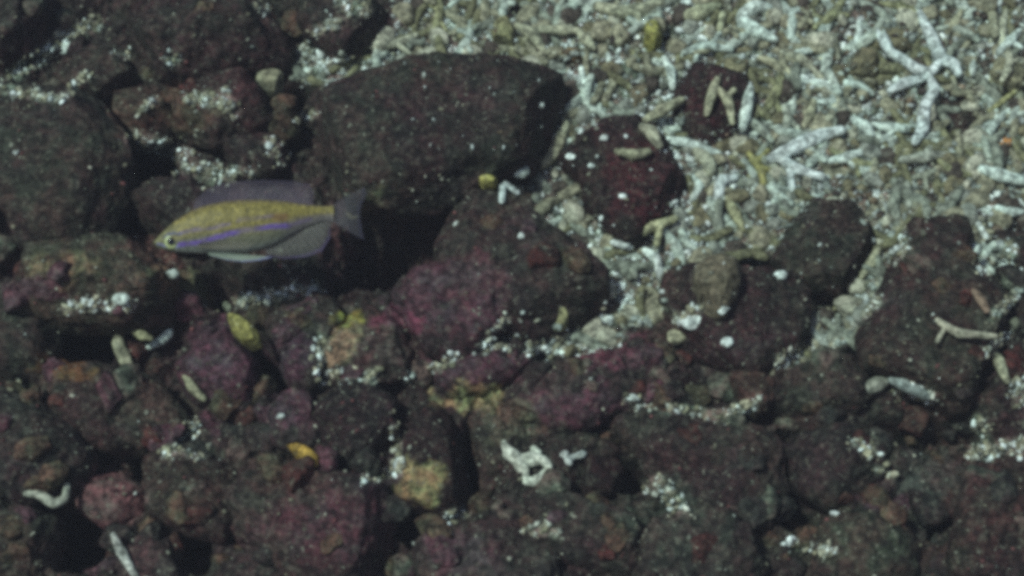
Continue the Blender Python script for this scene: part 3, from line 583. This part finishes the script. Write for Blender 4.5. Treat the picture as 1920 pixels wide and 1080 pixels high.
MARKS = {'the large flat-topped boulder': (860, 160), 'the tan wishbone coral': (1045, 65), 'the round cream stone': (1160, 62), 'the jagged maroon rock': (1165, 345),
 'the thick C-shaped coral': (1420, 45), 'the tan forked coral': (1350, 190), 'the white upright coral stick': (1400, 200), 'the gate-shaped coral': (1540, 165),
 'the big white branching coral': (1740, 140), 'the V-shaped coral': (1490, 295), 'the angular green rock': (1555, 460), 'the brown slab': (1740, 500),
 'the orange sponge': (1885, 268), 'the white crescent shell': (1225, 490), 'the brown olive cobble': (1610, 120), 'the yellow sponge lump': (1226, 70),
 'the white hooked coral': (1360, 350), 'the lumpy maroon rock': (1360, 590), 'the dark rounded boulder': (1000, 480), 'the olive barrel-shaped stone': (945, 62)}
def describe(lab, x, y, ang):
    x0_, y0_ = x, y; m, (a, b) = min(MARKS.items(), key=lambda t: (t[1][0]-x)**2+(t[1][1]-y)**2); dx, dy = x-a, y-b
    side = ('right of' if dx > 0 else 'left of') if abs(dx) > abs(dy) else ('below' if dy > 0 else 'above')
    far_ = 'just ' if math.hypot(dx, dy) < 75 else 'well '
    if 'finger' in lab:
        w = abs(math.cos(ang)); o = 'level ' if w > .8 else 'upright ' if w < .45 else 'slanting '
        return lab.replace('small ', 'small '+o).replace('coral finger','coral twig').replace(' lying loose in the coral gravel', ' in gravel ')+far_+side+' '+m
    return lab.replace(' lying loose in the coral gravel', ' in the gravel ').replace('lump of rubble', 'rubble lump')+far_+side+' '+m
RMARK = {'the head of the fish': (320, 450), 'the tail of the fish': (640, 400), 'the big round left boulder': (110, 330), 'the purple knob': (415, 690), 'the egg-shaped boulder': (820, 860),
 'the ragged white sponge': (990, 880), 'the dusty pink rock': (205, 930), 'the round black rock': (670, 810), 'the flat purple slab': (830, 560), 'the small round dark red rock': (1120, 890),
 'the large blackish rock': (1330, 870), 'the cream pebble': (1400, 757), 'the soft pale grey coral': (1640, 725), 'the dark slab in the lower left': (80, 850), 'the slender coral twig': (1810, 620),
 'the dark red corner rock': (1880, 980), 'the olive ledge': (180, 530), 'the thin white rod': (235, 1040), 'the top left maroon rock mass': (400, 50), 'the brown smooth stone': (530, 225),
 'the wide purple brown bottom rock': (610, 1000), 'the greyish purple bottom rock': (920, 1040), 'the olive grey bottom rock': (1640, 1030), 'the low purple ridge': (890, 690), 'the curved worm-like coral': (230, 650)}
def variant_stone(s, seed):
    V, F_ = ico(4); g = np.random.default_rng(seed); V = V*np.array([1.15, .9, .7])
    for _ in range(9):
        q = g.normal(size=3); q /= np.linalg.norm(q); dd = V @ q; V = V - np.maximum(0, dd-dd.max()*g.uniform(.55, .85))[:, None]*q*.95
    V = V*(1+.45*fbm(V[:, 0]+seed, V[:, 1], V[:, 2], 1.1, 4))[:, None]
    return V*s, F_
for nk, (cn, col, n_) in enumerate([('blackish', (.030,.026,.024), 60), ('brown', (.085,.065,.042), 55), ('dull purple', (.085,.045,.055), 36), ('grey', (.10,.095,.075), 34), ('dark red', (.065,.026,.022), 30)]):
    ms = []
    for k in range(6):
        V, F_ = variant_stone(.010, nk*10+k); ms.append(mesh_np('stone', V, F_, M_ROCK, np.array(col)*(1+.6*fbm(V[:, 0]+k, V[:, 1], V[:, 2], 80, 3))[:, None]))
    done = 0
    while done < n_:
        x, y = random.uniform(-10, 1930), random.uniform(0, 1080)
        if poly_dist(np.array([float(x)]), np.array([float(y)]), GRAVEL)[0] > -8: continue
        if any((x-a)**2+(y-b)**2 < q*q for a, b, q in ((745, 470, 130), (810, 860, 130), (415, 680, 100), (985, 880, 80), (1120, 890, 70), (460, 420, 190), (205, 930, 80), (565, 855, 60), (880, 750, 90))): continue
        if cn == 'dull purple' and (y < 480 or x > 1250): continue
        if (x > 560 and y < 380) or (x < 240 and 200 < y < 460): continue
        u, v = pix(x, y); hit = cast_down(u, v)
        if hit is None: continue
        if hit[1] is not bed and random.random() < .6: continue
        done += 1; sc_ = random.uniform(.6, 1.0)**2*2.1
        m, (a, b) = min(RMARK.items(), key=lambda t: (t[1][0]-x)**2+(t[1][1]-y)**2); dx, dy = x-a, y-b
        side = ('right of' if dx > 0 else 'left of') if abs(dx) > abs(dy) else ('below' if dy > 0 else 'above')
        lab = ('small ' if sc_ < 1.3 else 'fist-shaped ') + cn + ' angular stone wedged ' + side + ' ' + m
        rot = Matrix.Rotation(random.uniform(0, 6.28), 4, 'Z') @ Matrix.Rotation(random.uniform(-.6, .6), 4, 'X') @ Matrix.Scale(sc_, 4)
        tag(place('stone', random.choice(ms), u, v, hit[0]-.003, rot=rot), lab, 'stone', 'loose '+cn+' stones wedged among the rocks')
BIG = [(1480,35),(1560,25),(1640,20),(1880,60),(1600,160),(1450,180),(1640,60),(1560,210),(1680,240),(1600,300),(1800,60),(1890,120),(1870,230),(1790,320),(1420,240),(1510,120),(1330,90),(820,35),(1050,20),(740,80),(1540,60),(1700,20),(1850,290)]
for n_, (x, y) in enumerate(BIG):
    cn, col = [('pale greenish', (.52,.60,.53)), ('olive', (.27,.27,.15)), ('grey green', (.36,.40,.33)), ('pale tan', (.42,.42,.31))][n_ % 4]
    a = random.uniform(0, 6.28); L_ = random.uniform(32, 52); q = random.choice((-1, 1))
    def at_(t, d, a=a, x=x, y=y): return (x+math.cos(a)*t-math.sin(a)*d, y+math.sin(a)*t+math.cos(a)*d)
    arms = [[at_(-L_, 0), at_(-L_*.3, 4*q), at_(L_*.3, 0), at_(L_*.85, -9*q)], [at_(L_*.05, 2*q), at_(L_*.5, L_*.5*q)]]
    if n_ % 3: arms.append([at_(-L_*.4, 3*q), at_(-L_*.65, -L_*.42*q)])
    lab = describe('small '+cn+' forked coral finger lying loose in the coral gravel', x, y, a).replace('small ', 'long ').replace('in gravel ', '').replace('coral twig', 'coral')
    coral(CB, arms, random.uniform(6, 7.6), col, lab, 'coral', 'long forked coral branches strewn over the gravel', lift=.8)
wts = [k[-1] for k in KINDS]; placed = []; tries = 0
while len(placed) < 560 and tries < 16000:
    tries += 1
    x, y = random.uniform(560, 1940), random.uniform(-20, 690)
    if poly_dist(np.array([float(x)]), np.array([float(y)]), GRAVEL)[0] < 6: continue
    if (y > 330 or x < 1400) and random.random() < .5: continue
    if any((x-a)**2+(y-b)**2 < 21**2 for a, b in placed): continue
    u, v = pix(x, y); hit = cast_down(u, v)
    if hit is None or hit[1] is not bed: continue
    placed.append((x, y)); ang = random.uniform(0, 6.28)
    nm, ms, lab, cat, grp, _ = random.choices(KINDS, wts)[0]
    rot = Matrix.Rotation(ang, 4, 'Z') @ Matrix.Rotation(random.uniform(-.3, .3), 4, 'X') @ Matrix.Rotation(random.uniform(-.3, .3), 4, 'Y') @ Matrix.Scale(random.uniform(.8, 1.25), 4)
    tag(place(nm, random.choice(ms), u, v, hit[0]+.0022, rot=rot), describe(lab, x, y, ang), cat, grp)

# ------------------------------------------------------------------ grit nobody could count
def grit(name, n, region, smin, smax, palette, label_kind='stuff', need=None, seed=1, dens=None, over=3, cam_=False):
    g = np.random.default_rng(seed); V0, F0 = ico(1); nv0 = len(V0); out = []; cols = []; k = 0
    X = g.uniform(region[0], region[2], n*over); Y = g.uniform(region[1], region[3], n*over)
    mk = gravel_mask(X, Y, 14) if dens is None else dens(X, Y)
    keep = g.random(len(X)) < mk; X, Y = X[keep][:n], Y[keep][:n]
    C = []; S = []
    for x, y in zip(X, Y):
        if cam_:
            l = cast_cam(x, y)
            if l is None: continue
            u, v, hit = l.dot(AU), l.dot(AV), (l.dot(AN), None)
        else:
            u, v = pix(x, y, .01); hit = cast_down(u, v)
        if hit is None: continue
        if need and not need(hit[1], x, y, g):
            iu = int((u-us[7])/st)+7; iv = int((v-vs_[7])/st)+7
            if not (name == 'coral_gravel' and 0 < iu < nu and 0 < iv < nv and hit[0]-hf[iv*nu+iu] < g.uniform(.004, .017)): continue
        C.append((u, v, hit[0])); 
    C = np.array(C); m = len(C); s = smin*(smax/smin)**(g.random(m)**1.7)
    q = g.normal(size=(m, 4)); q /= np.linalg.norm(q, axis=1)[:, None]; w, x, y, z = q.T
    Rm = np.stack([1-2*(y*y+z*z), 2*(x*y-z*w), 2*(x*z+y*w), 2*(x*y+z*w), 1-2*(x*x+z*z), 2*(y*z-x*w), 2*(x*z-y*w), 2*(y*z+x*w), 1-2*(x*x+y*y)], -1).reshape(m, 3, 3)
    sc = np.stack([g.uniform(.8, 1.4, m), g.uniform(.6, 1, m), g.uniform(.35, .8, m)], -1)
    P = V0[None]*sc[:, None, :]*(1+g.normal(0, .22, (m, nv0, 1)))*s[:, None, None]
    P = np.einsum('mij,mvj->mvi', Rm, P) + C[:, None, :] + np.array([0, 0, 1])*(s*.25)[:, None, None]
    FF = (F0[None]+(np.arange(m)*nv0)[:, None, None]).reshape(-1, 3)
    pal = np.array([p[:3] for p in palette]); pw = np.array([p[3] for p in palette]); pw = pw/pw.sum()
    cc = pal[g.choice(len(pal), m, p=pw)]*g.uniform(.7, 1.25, (m, 1))
    if name == 'coral_gravel':
        qx, qy = to_px(C[:, 0], C[:, 1], C[:, 2]); sandy = smooth(1480, 1300, qx - .15*(qy-200))*smooth(-.2, .2, fbm(qx*.01, qy*.01, 0*qx+1, 1.5, 2)+.12)
        cc *= (1+.18*sandy)[:, None]; cc *= (1-.12*(1-sandy))[:, None]; wh = g.random(m) < .55*sandy + .09; cc[wh] = np.array((.74, .80, .77))*g.uniform(.75, 1.1, (wh.sum(), 1))
        s_k = 1 - .35*sandy; P = C[:, None, :] + (P - C[:, None, :])*s_k[:, None, None]
        cc = cc*(1 - .22*(1-sandy))[:, None]
    cc = np.repeat(cc, nv0, 0)
    o = place(name, mesh_np(name, P.reshape(-1, 3), FF, M_GRIT, cc, False), 0, 0, 0)
    return tag(o, kind='stuff')
PAL = [(.37,.375,.29,3),(.28,.29,.21,2.2),(.38,.43,.38,3.4),(.56,.63,.57,2.6),(.78,.84,.80,1.0),(.17,.125,.08,1.5),(.07,.05,.045,1.2),(.30,.22,.16,.8)]
isbed = lambda ob, x, y, g: ob is bed or g.random() < .012
o = grit('coral_gravel', 30000, (500, -60, 2000, 720),   .0011, .0062, PAL, need=isbed, seed=2)
tag(o, 'pale sandy gravel of broken coral between the rocks', 'gravel')
o = grit('shell_grit', 9500, (-20, -40, 2000, 1120),   .0008, .0046, [(.50,.52,.44,2.4),(.76,.83,.80,1.9),(.36,.34,.25,2.4),(.25,.24,.16,2.2)],
         dens=lambda X, Y: patch_mask(X, Y)*smooth(-.45, -.02, fbm(X*.01, Y*.01, 0*X+8, 5, 3)), seed=5, over=24, cam_=True)
tag(o, 'thin drifts of whitish shell grit caught on the dark rocks', 'grit')
o = grit('silt_grains', 2400, (-30, -40, 1950, 1120), .0008, .0030, [(.30,.30,.24,3),(.18,.17,.12,3),(.55,.60,.55,.45),(.16,.06,.06,2)], dens=lambda X, Y: np.full(len(X), .9)*(.25+.75*smooth(.0, .35, fbm(X*.01, Y*.01, 0*X+2, 1.2, 3)+.1)), need=lambda ob, x, y, g: ob is not bed or True, seed=8)
tag(o, 'scattered fine grains and silt specks on the dark rocks', 'silt')

# ------------------------------------------------------------------ the fish
def zf(x, y): return (260+x/3.84, 300+y/3.84)
FD = 1.49                                                   # metres in front of the camera
root = bpy.data.objects.new('fish', None); scene.collection.objects.link(root)
c0 = ray(*zf(750, 480))*FD + CAM
root.empty_display_size = .05
FR = Matrix((Vector((1, 0, 0)), UP, -D)).transposed().to_4x4()
root.matrix_world = Matrix.Translation(c0) @ FR @ Matrix.Rotation(R(6), 4, 'Y')
tag(root, 'small yellow fish with violet side stripe swimming left above the dark rocks', 'fish')
FS = FD/FPX
def fl(x, y):                                               # zoomed pixel -> fish frame
    X, Y = zf(x, y); X0, Y0 = zf(750, 480); return ((X-X0)*FS, -(Y-Y0)*FS)
topl = [(118,592),(150,555),(200,503),(270,440),(380,368),(480,328),(600,300),(750,286),(900,284),(1050,294),(1150,312),(1280,328),(1340,330),(1400,322)]
botl = [(118,598),(140,625),(200,650),(300,668),(450,676),(600,680),(780,672),(900,645),(1000,602),(1100,545),(1200,488),(1290,450),(1350,438),(1400,446)]
xs = 118 + (1400-118)*(1-np.cos(np.linspace(0, math.pi*.93, 150)))/(1-math.cos(math.pi*.93))
ty = np.interp(xs, *zip(*topl)); by = np.interp(xs, *zip(*botl))
ker = np.exp(-np.linspace(-1.5, 1.5, 9)**2); ker /= ker.sum()
sm = lambda a: np.convolve(np.pad(a, 4, mode='edge'), ker, 'valid')
ty, by = sm(ty), sm(by); ty[0] = 593; by[0] = 598
nseg = 64; an = np.arange(nseg)/nseg*2*math.pi; V = []; Cc = []
zx = []; zy = []
for i, x in enumerate(xs):
    cy_ = (ty[i]+by[i])/2; hh = (by[i]-ty[i])/2; tk = hh*.50*(1-.35*smooth(1000, 1400, x)) + 3
    for a in an:
        yy = cy_-hh*math.sin(a); z = tk*math.copysign(abs(math.cos(a))**.85, math.cos(a))
        X, Y = fl(x, yy); V.append((X, Y, z/3.84*FS)); zx.append(x); zy.append(yy)
V = np.array(V); zx = np.array(zx); zy = np.array(zy)
i = np.arange(len(xs)-1)[:, None]*nseg; j = np.arange(nseg)[None, :]; j2 = (j+1) % nseg
Fb = np.stack([i+j, i+j2, i+nseg+j2, i+nseg+j], -1).reshape(-1, 4)
def L3(*c): return np.array(c, float)
tn = (zy-np.interp(zx, xs, ty))/(np.interp(zx, xs, by)-np.interp(zx, xs, ty)+1e-6)
nz = fbm(zx*.01, zy*.01, 0*zx, 3, 3)[:, None]; nf = fbm(zx*.01, zy*.01, 0*zx+4, 9, 2)[:, None]
yel = L3(.38, .29, .05)*(1+.9*nz)*(1+.8*nf); olv = L3(.24, .23, .12)*(1+.3*nf); gry = L3(.22, .22, .19)*(1+.3*nf); bel = L3(.32, .34, .30)
c = yel
low = smooth(.45, .78, tn)[:, None]; c = c*(1-low) + (olv*.6+gry*.4)*low
low2 = smooth(.80, .97, tn)[:, None]; c = c*(1-low2) + bel*low2
topm = smooth(.12, .0, tn)[:, None]; c = c*(1-topm*.6) + L3(.20, .13, .12)*topm*.6
head = smooth(330, 180, zx)[:, None]; c = c*(1-head*.7) + L3(.25, .25, .12)*head*.7
back = (smooth(1000, 1150, zx)*smooth(.35, .6, tn))[:, None]; c = c*(1-back*.6) + L3(.22, .17, .20)*back*.6
def stripe(c, pts, w, col, gaps=True, s=1.0):
    d = np.full(len(zx), 1e9)
    for k in range(len(pts)-1): d = np.minimum(d, seg_dist(zx, zy, *pts[k], *pts[k+1]))
    a = smooth(w, w*.35, d)*s
    if gaps: a = a*smooth(-.28, .05, perlin(zx*.013, zx*0+1.5, zx*0+.5)+.12)
    a = a[:, None]; return c*(1-a) + np.array(col)*a
c = c*(1+.07*np.sin(zx*.045+tn*2)[:, None]*smooth(.9, .3, tn)[:, None])
c = stripe(c, [(310,612),(440,597),(600,552),(710,522),(820,502),(940,482),(1080,474)], 25, (.22, .11, .56))
c = stripe(c, [(1080,474),(1230,425)], 20, (.22, .14, .30), False, .6)
c = stripe(c, [(310,528),(420,505),(540,492),(660,468)], 15, (.24, .14, .38), True, .75)
c = stripe(c, [(720,440),(860,420),(960,405)], 20, (.26, .14, .38), True, .6)
c = stripe(c, [(990,415),(1050,412)], 42, (.34, .15, .06), False, .7)
c = stripe(c, [(150,606),(230,628),(300,628)], 12, (.34, .34, .66), False, .9)
c = stripe(c, [(205,560),(225,540),(270,530),(320,540)], 14, (.10, .11, .30), False, .85)
c = stripe(c, [(345,560),(365,600),(360,650)], 7, (.16, .14, .06), False, .6)     # gill cover edge
c = stripe(c, [(125,602),(165,618),(190,622)], 4, (.05, .04, .03), False, .9)     # mouth
M_F, N, L, B = nodes('fish_skin')
at = N.new('ShaderNodeAttribute'); at.attribute_name = 'Col'
tc = N.new('ShaderNodeTexCoord')
vo = N.new('ShaderNodeTexVoronoi'); vo.inputs['Scale'].default_value = 330; L.new(tc.outputs['Object'], vo.inputs['Vector'])
f_ = ramp(N, L, vo.outputs['Distance'], .1, .7)
mm = N.new('ShaderNodeMapRange'); mm.inputs[3].default_value = 1.15; mm.inputs[4].default_value = .72; L.new(f_, mm.inputs[0])
vm = N.new('ShaderNodeVectorMath'); vm.operation = 'SCALE'; L.new(at.outputs['Color'], vm.inputs[0]); L.new(mm.outputs[0], vm.inputs['Scale'])
L.new(vm.outputs[0], B.inputs['Base Color']); B.inputs['Roughness'].default_value = .5; B.inputs['Specular IOR Level'].default_value = .3
bp = N.new('ShaderNodeBump'); bp.inputs['Strength'].default_value = .25; bp.inputs['Distance'].default_value = .001
L.new(f_, bp.inputs['Height']); bp.invert = True; L.new(bp.outputs[0], B.inputs['Normal'])
c = c.mean(1)[:, None]*.12 + c*.62
me = mesh_np('body', V, Fb, M_F, c); place('body', me, 0, 0, 0, parent=root)
def body_z(x):
    return float(np.interp(x, xs, (by-ty)/2))*.5/3.84*FS
def plain(name, col, rough=.4, spec=.4):
    m, N, L, B = nodes(name); B.inputs['Base Color'].default_value = (*col, 1); B.inputs['Roughness'].default_value = rough
    n = noise_n(N, L, N.new('ShaderNodeTexCoord').outputs['Object'], 900, 2); 
    mx = mixc(N, L, 'MULTIPLY', .35, col, n.outputs[0]); L.new(mx, B.inputs['Base Color'])
    B.inputs['Specular IOR Level'].default_value = spec; return m
def disc(name, r, dome, mat, parent, x, y, z, inner=0):
    Vv = [];
    for k in range(9):
        t = k/8; rr_ = inner+(r-inner)*t
        for a in range(24):
            Vv.append((rr_*math.cos(a*math.pi/12), rr_*math.sin(a*math.pi/12), dome*math.sqrt(max(0, 1-(rr_/r)**2))))
    i = np.arange(8)[:, None]*24; j = np.arange(24)[None]; Fq = np.stack([i+j, i+j*0+24+j-24+24, i+24+(j+1) % 24, i+(j+1) % 24], -1).reshape(-1, 4)
    Vv = np.array(Vv)+np.array([x, y, z]); return place(name, mesh_np(name, Vv, Fq, mat), 0, 0, 0, parent=parent)
ex, ey = fl(250, 590); q = FS/3.84; iris_m = plain('iris', (.50, .54, .26)); pup_m = plain('pupil', (.006, .006, .008), .15, .8)
for sgn in (1, -1):
    zb = body_z(250)*.86
    e = disc('eye', 52*q, 11*q, iris_m, root, ex, ey, zb)
    p = disc('pupil', 29*q, 6*q, pup_m, e, ex, ey, zb+9*q)
    if sgn < 0:
        e.matrix_local = Matrix.Scale(-1, 4, (0, 0, 1))
def fin(name, poly, basepts, col, edge, alpha, nrays, z=0, tilt=0, thick=.0006):
    """membrane between a base line and an outer edge line, with raised rays"""
    b = np.array([fl(*p) for p in basepts]); e = np.array([fl(*p) for p in poly]); n = 90; m = 16
    def rs(p, k):
        t = np.concatenate([[0], np.cumsum(np.linalg.norm(np.diff(p, axis=0), axis=1))]); s = np.linspace(0, t[-1], k)
        return np.stack([np.interp(s, t, p[:, 0]), np.interp(s, t, p[:, 1])], -1)
    bb, ee = rs(b, n), rs(e, n); Vv = []; cc = []
    for sd_ in (1, -1):
        for k in range(m):
            t = k/(m-1); P = bb*(1-t)+ee*t
            ph = np.arange(n)/n*nrays*2*math.pi
            rayh = np.maximum(0, np.cos(ph))**3
            zz = z + tilt*t + .0008*np.sin(np.arange(n)/n*9+t*2)*t + sd_*(thick*(1-.7*t)+.0006*rayh*(1-t*.6))
            Vv.append(np.stack([P[:, 0], P[:, 1], zz], -1))
            g = (1-smooth(.80, 1.0, t)) if edge is not None else 1
            base = np.array(col)[None]*(1-.35*rayh[:, None])
            cc.append((base*.8)*g + (np.array(edge)[None] if edge is not None else 0)*(1-g))
    al = np.tile(np.repeat(1.15-.75*np.linspace(0, 1, m)**1.6, n), 2)*(1+.25*fbm(np.tile(np.arange(m*n) % n, 2)*.11, np.zeros(2*m*n), np.zeros(2*m*n)+alpha, 1, 2))
    Vv = np.concatenate(Vv); cc = np.concatenate(cc); Fq = []
    for s in range(2):
        o_ = s*m*n; a = (np.arange(m-1)[:, None]*n+np.arange(n-1)[None]).ravel()+o_
        q_ = np.stack([a, a+1, a+n+1, a+n], -1); Fq.append(q_ if s == 0 else q_[:, ::-1])
    a = np.arange(n-1)+(m-1)*n; Fq.append(np.stack([a, a+1, a+1+m*n, a+m*n], -1))
    ma, N, L, B = nodes('fin_membrane_'+name)
    at = N.new('ShaderNodeAttribute'); at.attribute_name = 'Col'; L.new(at.outputs['Color'], B.inputs['Base Color'])
    B.inputs['Roughness'].default_value = .6
    a2 = N.new('ShaderNodeAttribute'); a2.attribute_name = 'thick'; L.new(math_n(N, L, 'MULTIPLY', a2.outputs['Fac'], alpha), B.inputs['Alpha'])
    me = mesh_np(name, Vv, np.concatenate(Fq), ma, cc)
    at_ = me.attributes.new('thick', 'FLOAT', 'POINT'); at_.data.foreach_set('value', al.astype(np.float32))
    return place(name, me, 0, 0, 0, parent=root)
fin('dorsal_fin', [(405,300),(440,262),(500,212),(560,182),(700,152),(900,140),(1100,148),(1225,170),(1262,220),(1255,318)], [(400,365),(600,304),(900,288),(1240,326)], (.22,.17,.24), (.20,.16,.26), .23, 22)
fin('tail_fin', [(1385,322),(1490,256),(1625,186),(1640,235),(1600,320),(1590,395),(1605,480),(1620,575),(1490,508),(1385,446)], [(1385,326),(1395,385),(1385,444)], (.24,.22,.26), (.22,.20,.34), .16, 18)
fin('anal_fin', [(905,650),(925,690),(1050,712),(1200,700),(1320,655),(1375,560),(1375,445)], [(890,645),(1000,600),(1150,512),(1350,438)], (.26,.24,.22), (.24,.17,.42), .30, 14)
for s in (1, -1):
    fin('pelvic_fin', [(520,690),(640,722),(760,735),(880,722),(965,700)], [(500,672),(560,668),(640,672),(700,676)], (.44,.50,.40), (.30,.30,.62), .7, 8, z=s*.004, tilt=s*.003)
    fin('pectoral_fin', [(470,600),(600,575),(760,580),(850,605),(800,640),(640,650),(480,640)], [(440,600),(436,618),(440,634)], (.30,.26,.20), None, .30, 10, z=s*body_z(450)*.98, tilt=s*.006)

# ------------------------------------------------------------------ the water in front of the slope
bx = [W(a, b, c) for a in (-6, 6) for b in (-5.6, 6) for c in (-.6, 0)]
lo = Vector((-5.5, -6.2, -6.5)); hi = Vector((5.5, 5.5, 6.0))
cs = np.array([(x, y, z) for x in (lo.x, hi.x) for y in (lo.y, hi.y) for z in (lo.z, hi.z)])
hz = mesh_np('haze', cs, [(0, 1, 3, 2), (4, 6, 7, 5), (0, 4, 5, 1), (2, 3, 7, 6), (0, 2, 6, 4), (1, 5, 7, 3)], None, smooth_=False)
mh = bpy.data.materials.new('sea_water'); mh.use_nodes = True; nt = mh.node_tree; nt.nodes.clear()
out = nt.nodes.new('ShaderNodeOutputMaterial'); pv = nt.nodes.new('ShaderNodeVolumePrincipled')
pv.inputs['Color'].default_value = (.70, .68, .86, 1); pv.inputs['Density'].default_value = .034
nt.links.new(pv.outputs[0], out.inputs['Volume']); hz.materials.append(mh)
ho = bpy.data.objects.new('haze', hz); scene.collection.objects.link(ho); tag(ho, kind='stuff', label='clear dim sea water filling the space over the rocks', cat='water')
scene.cycles.volume_bounces = 0
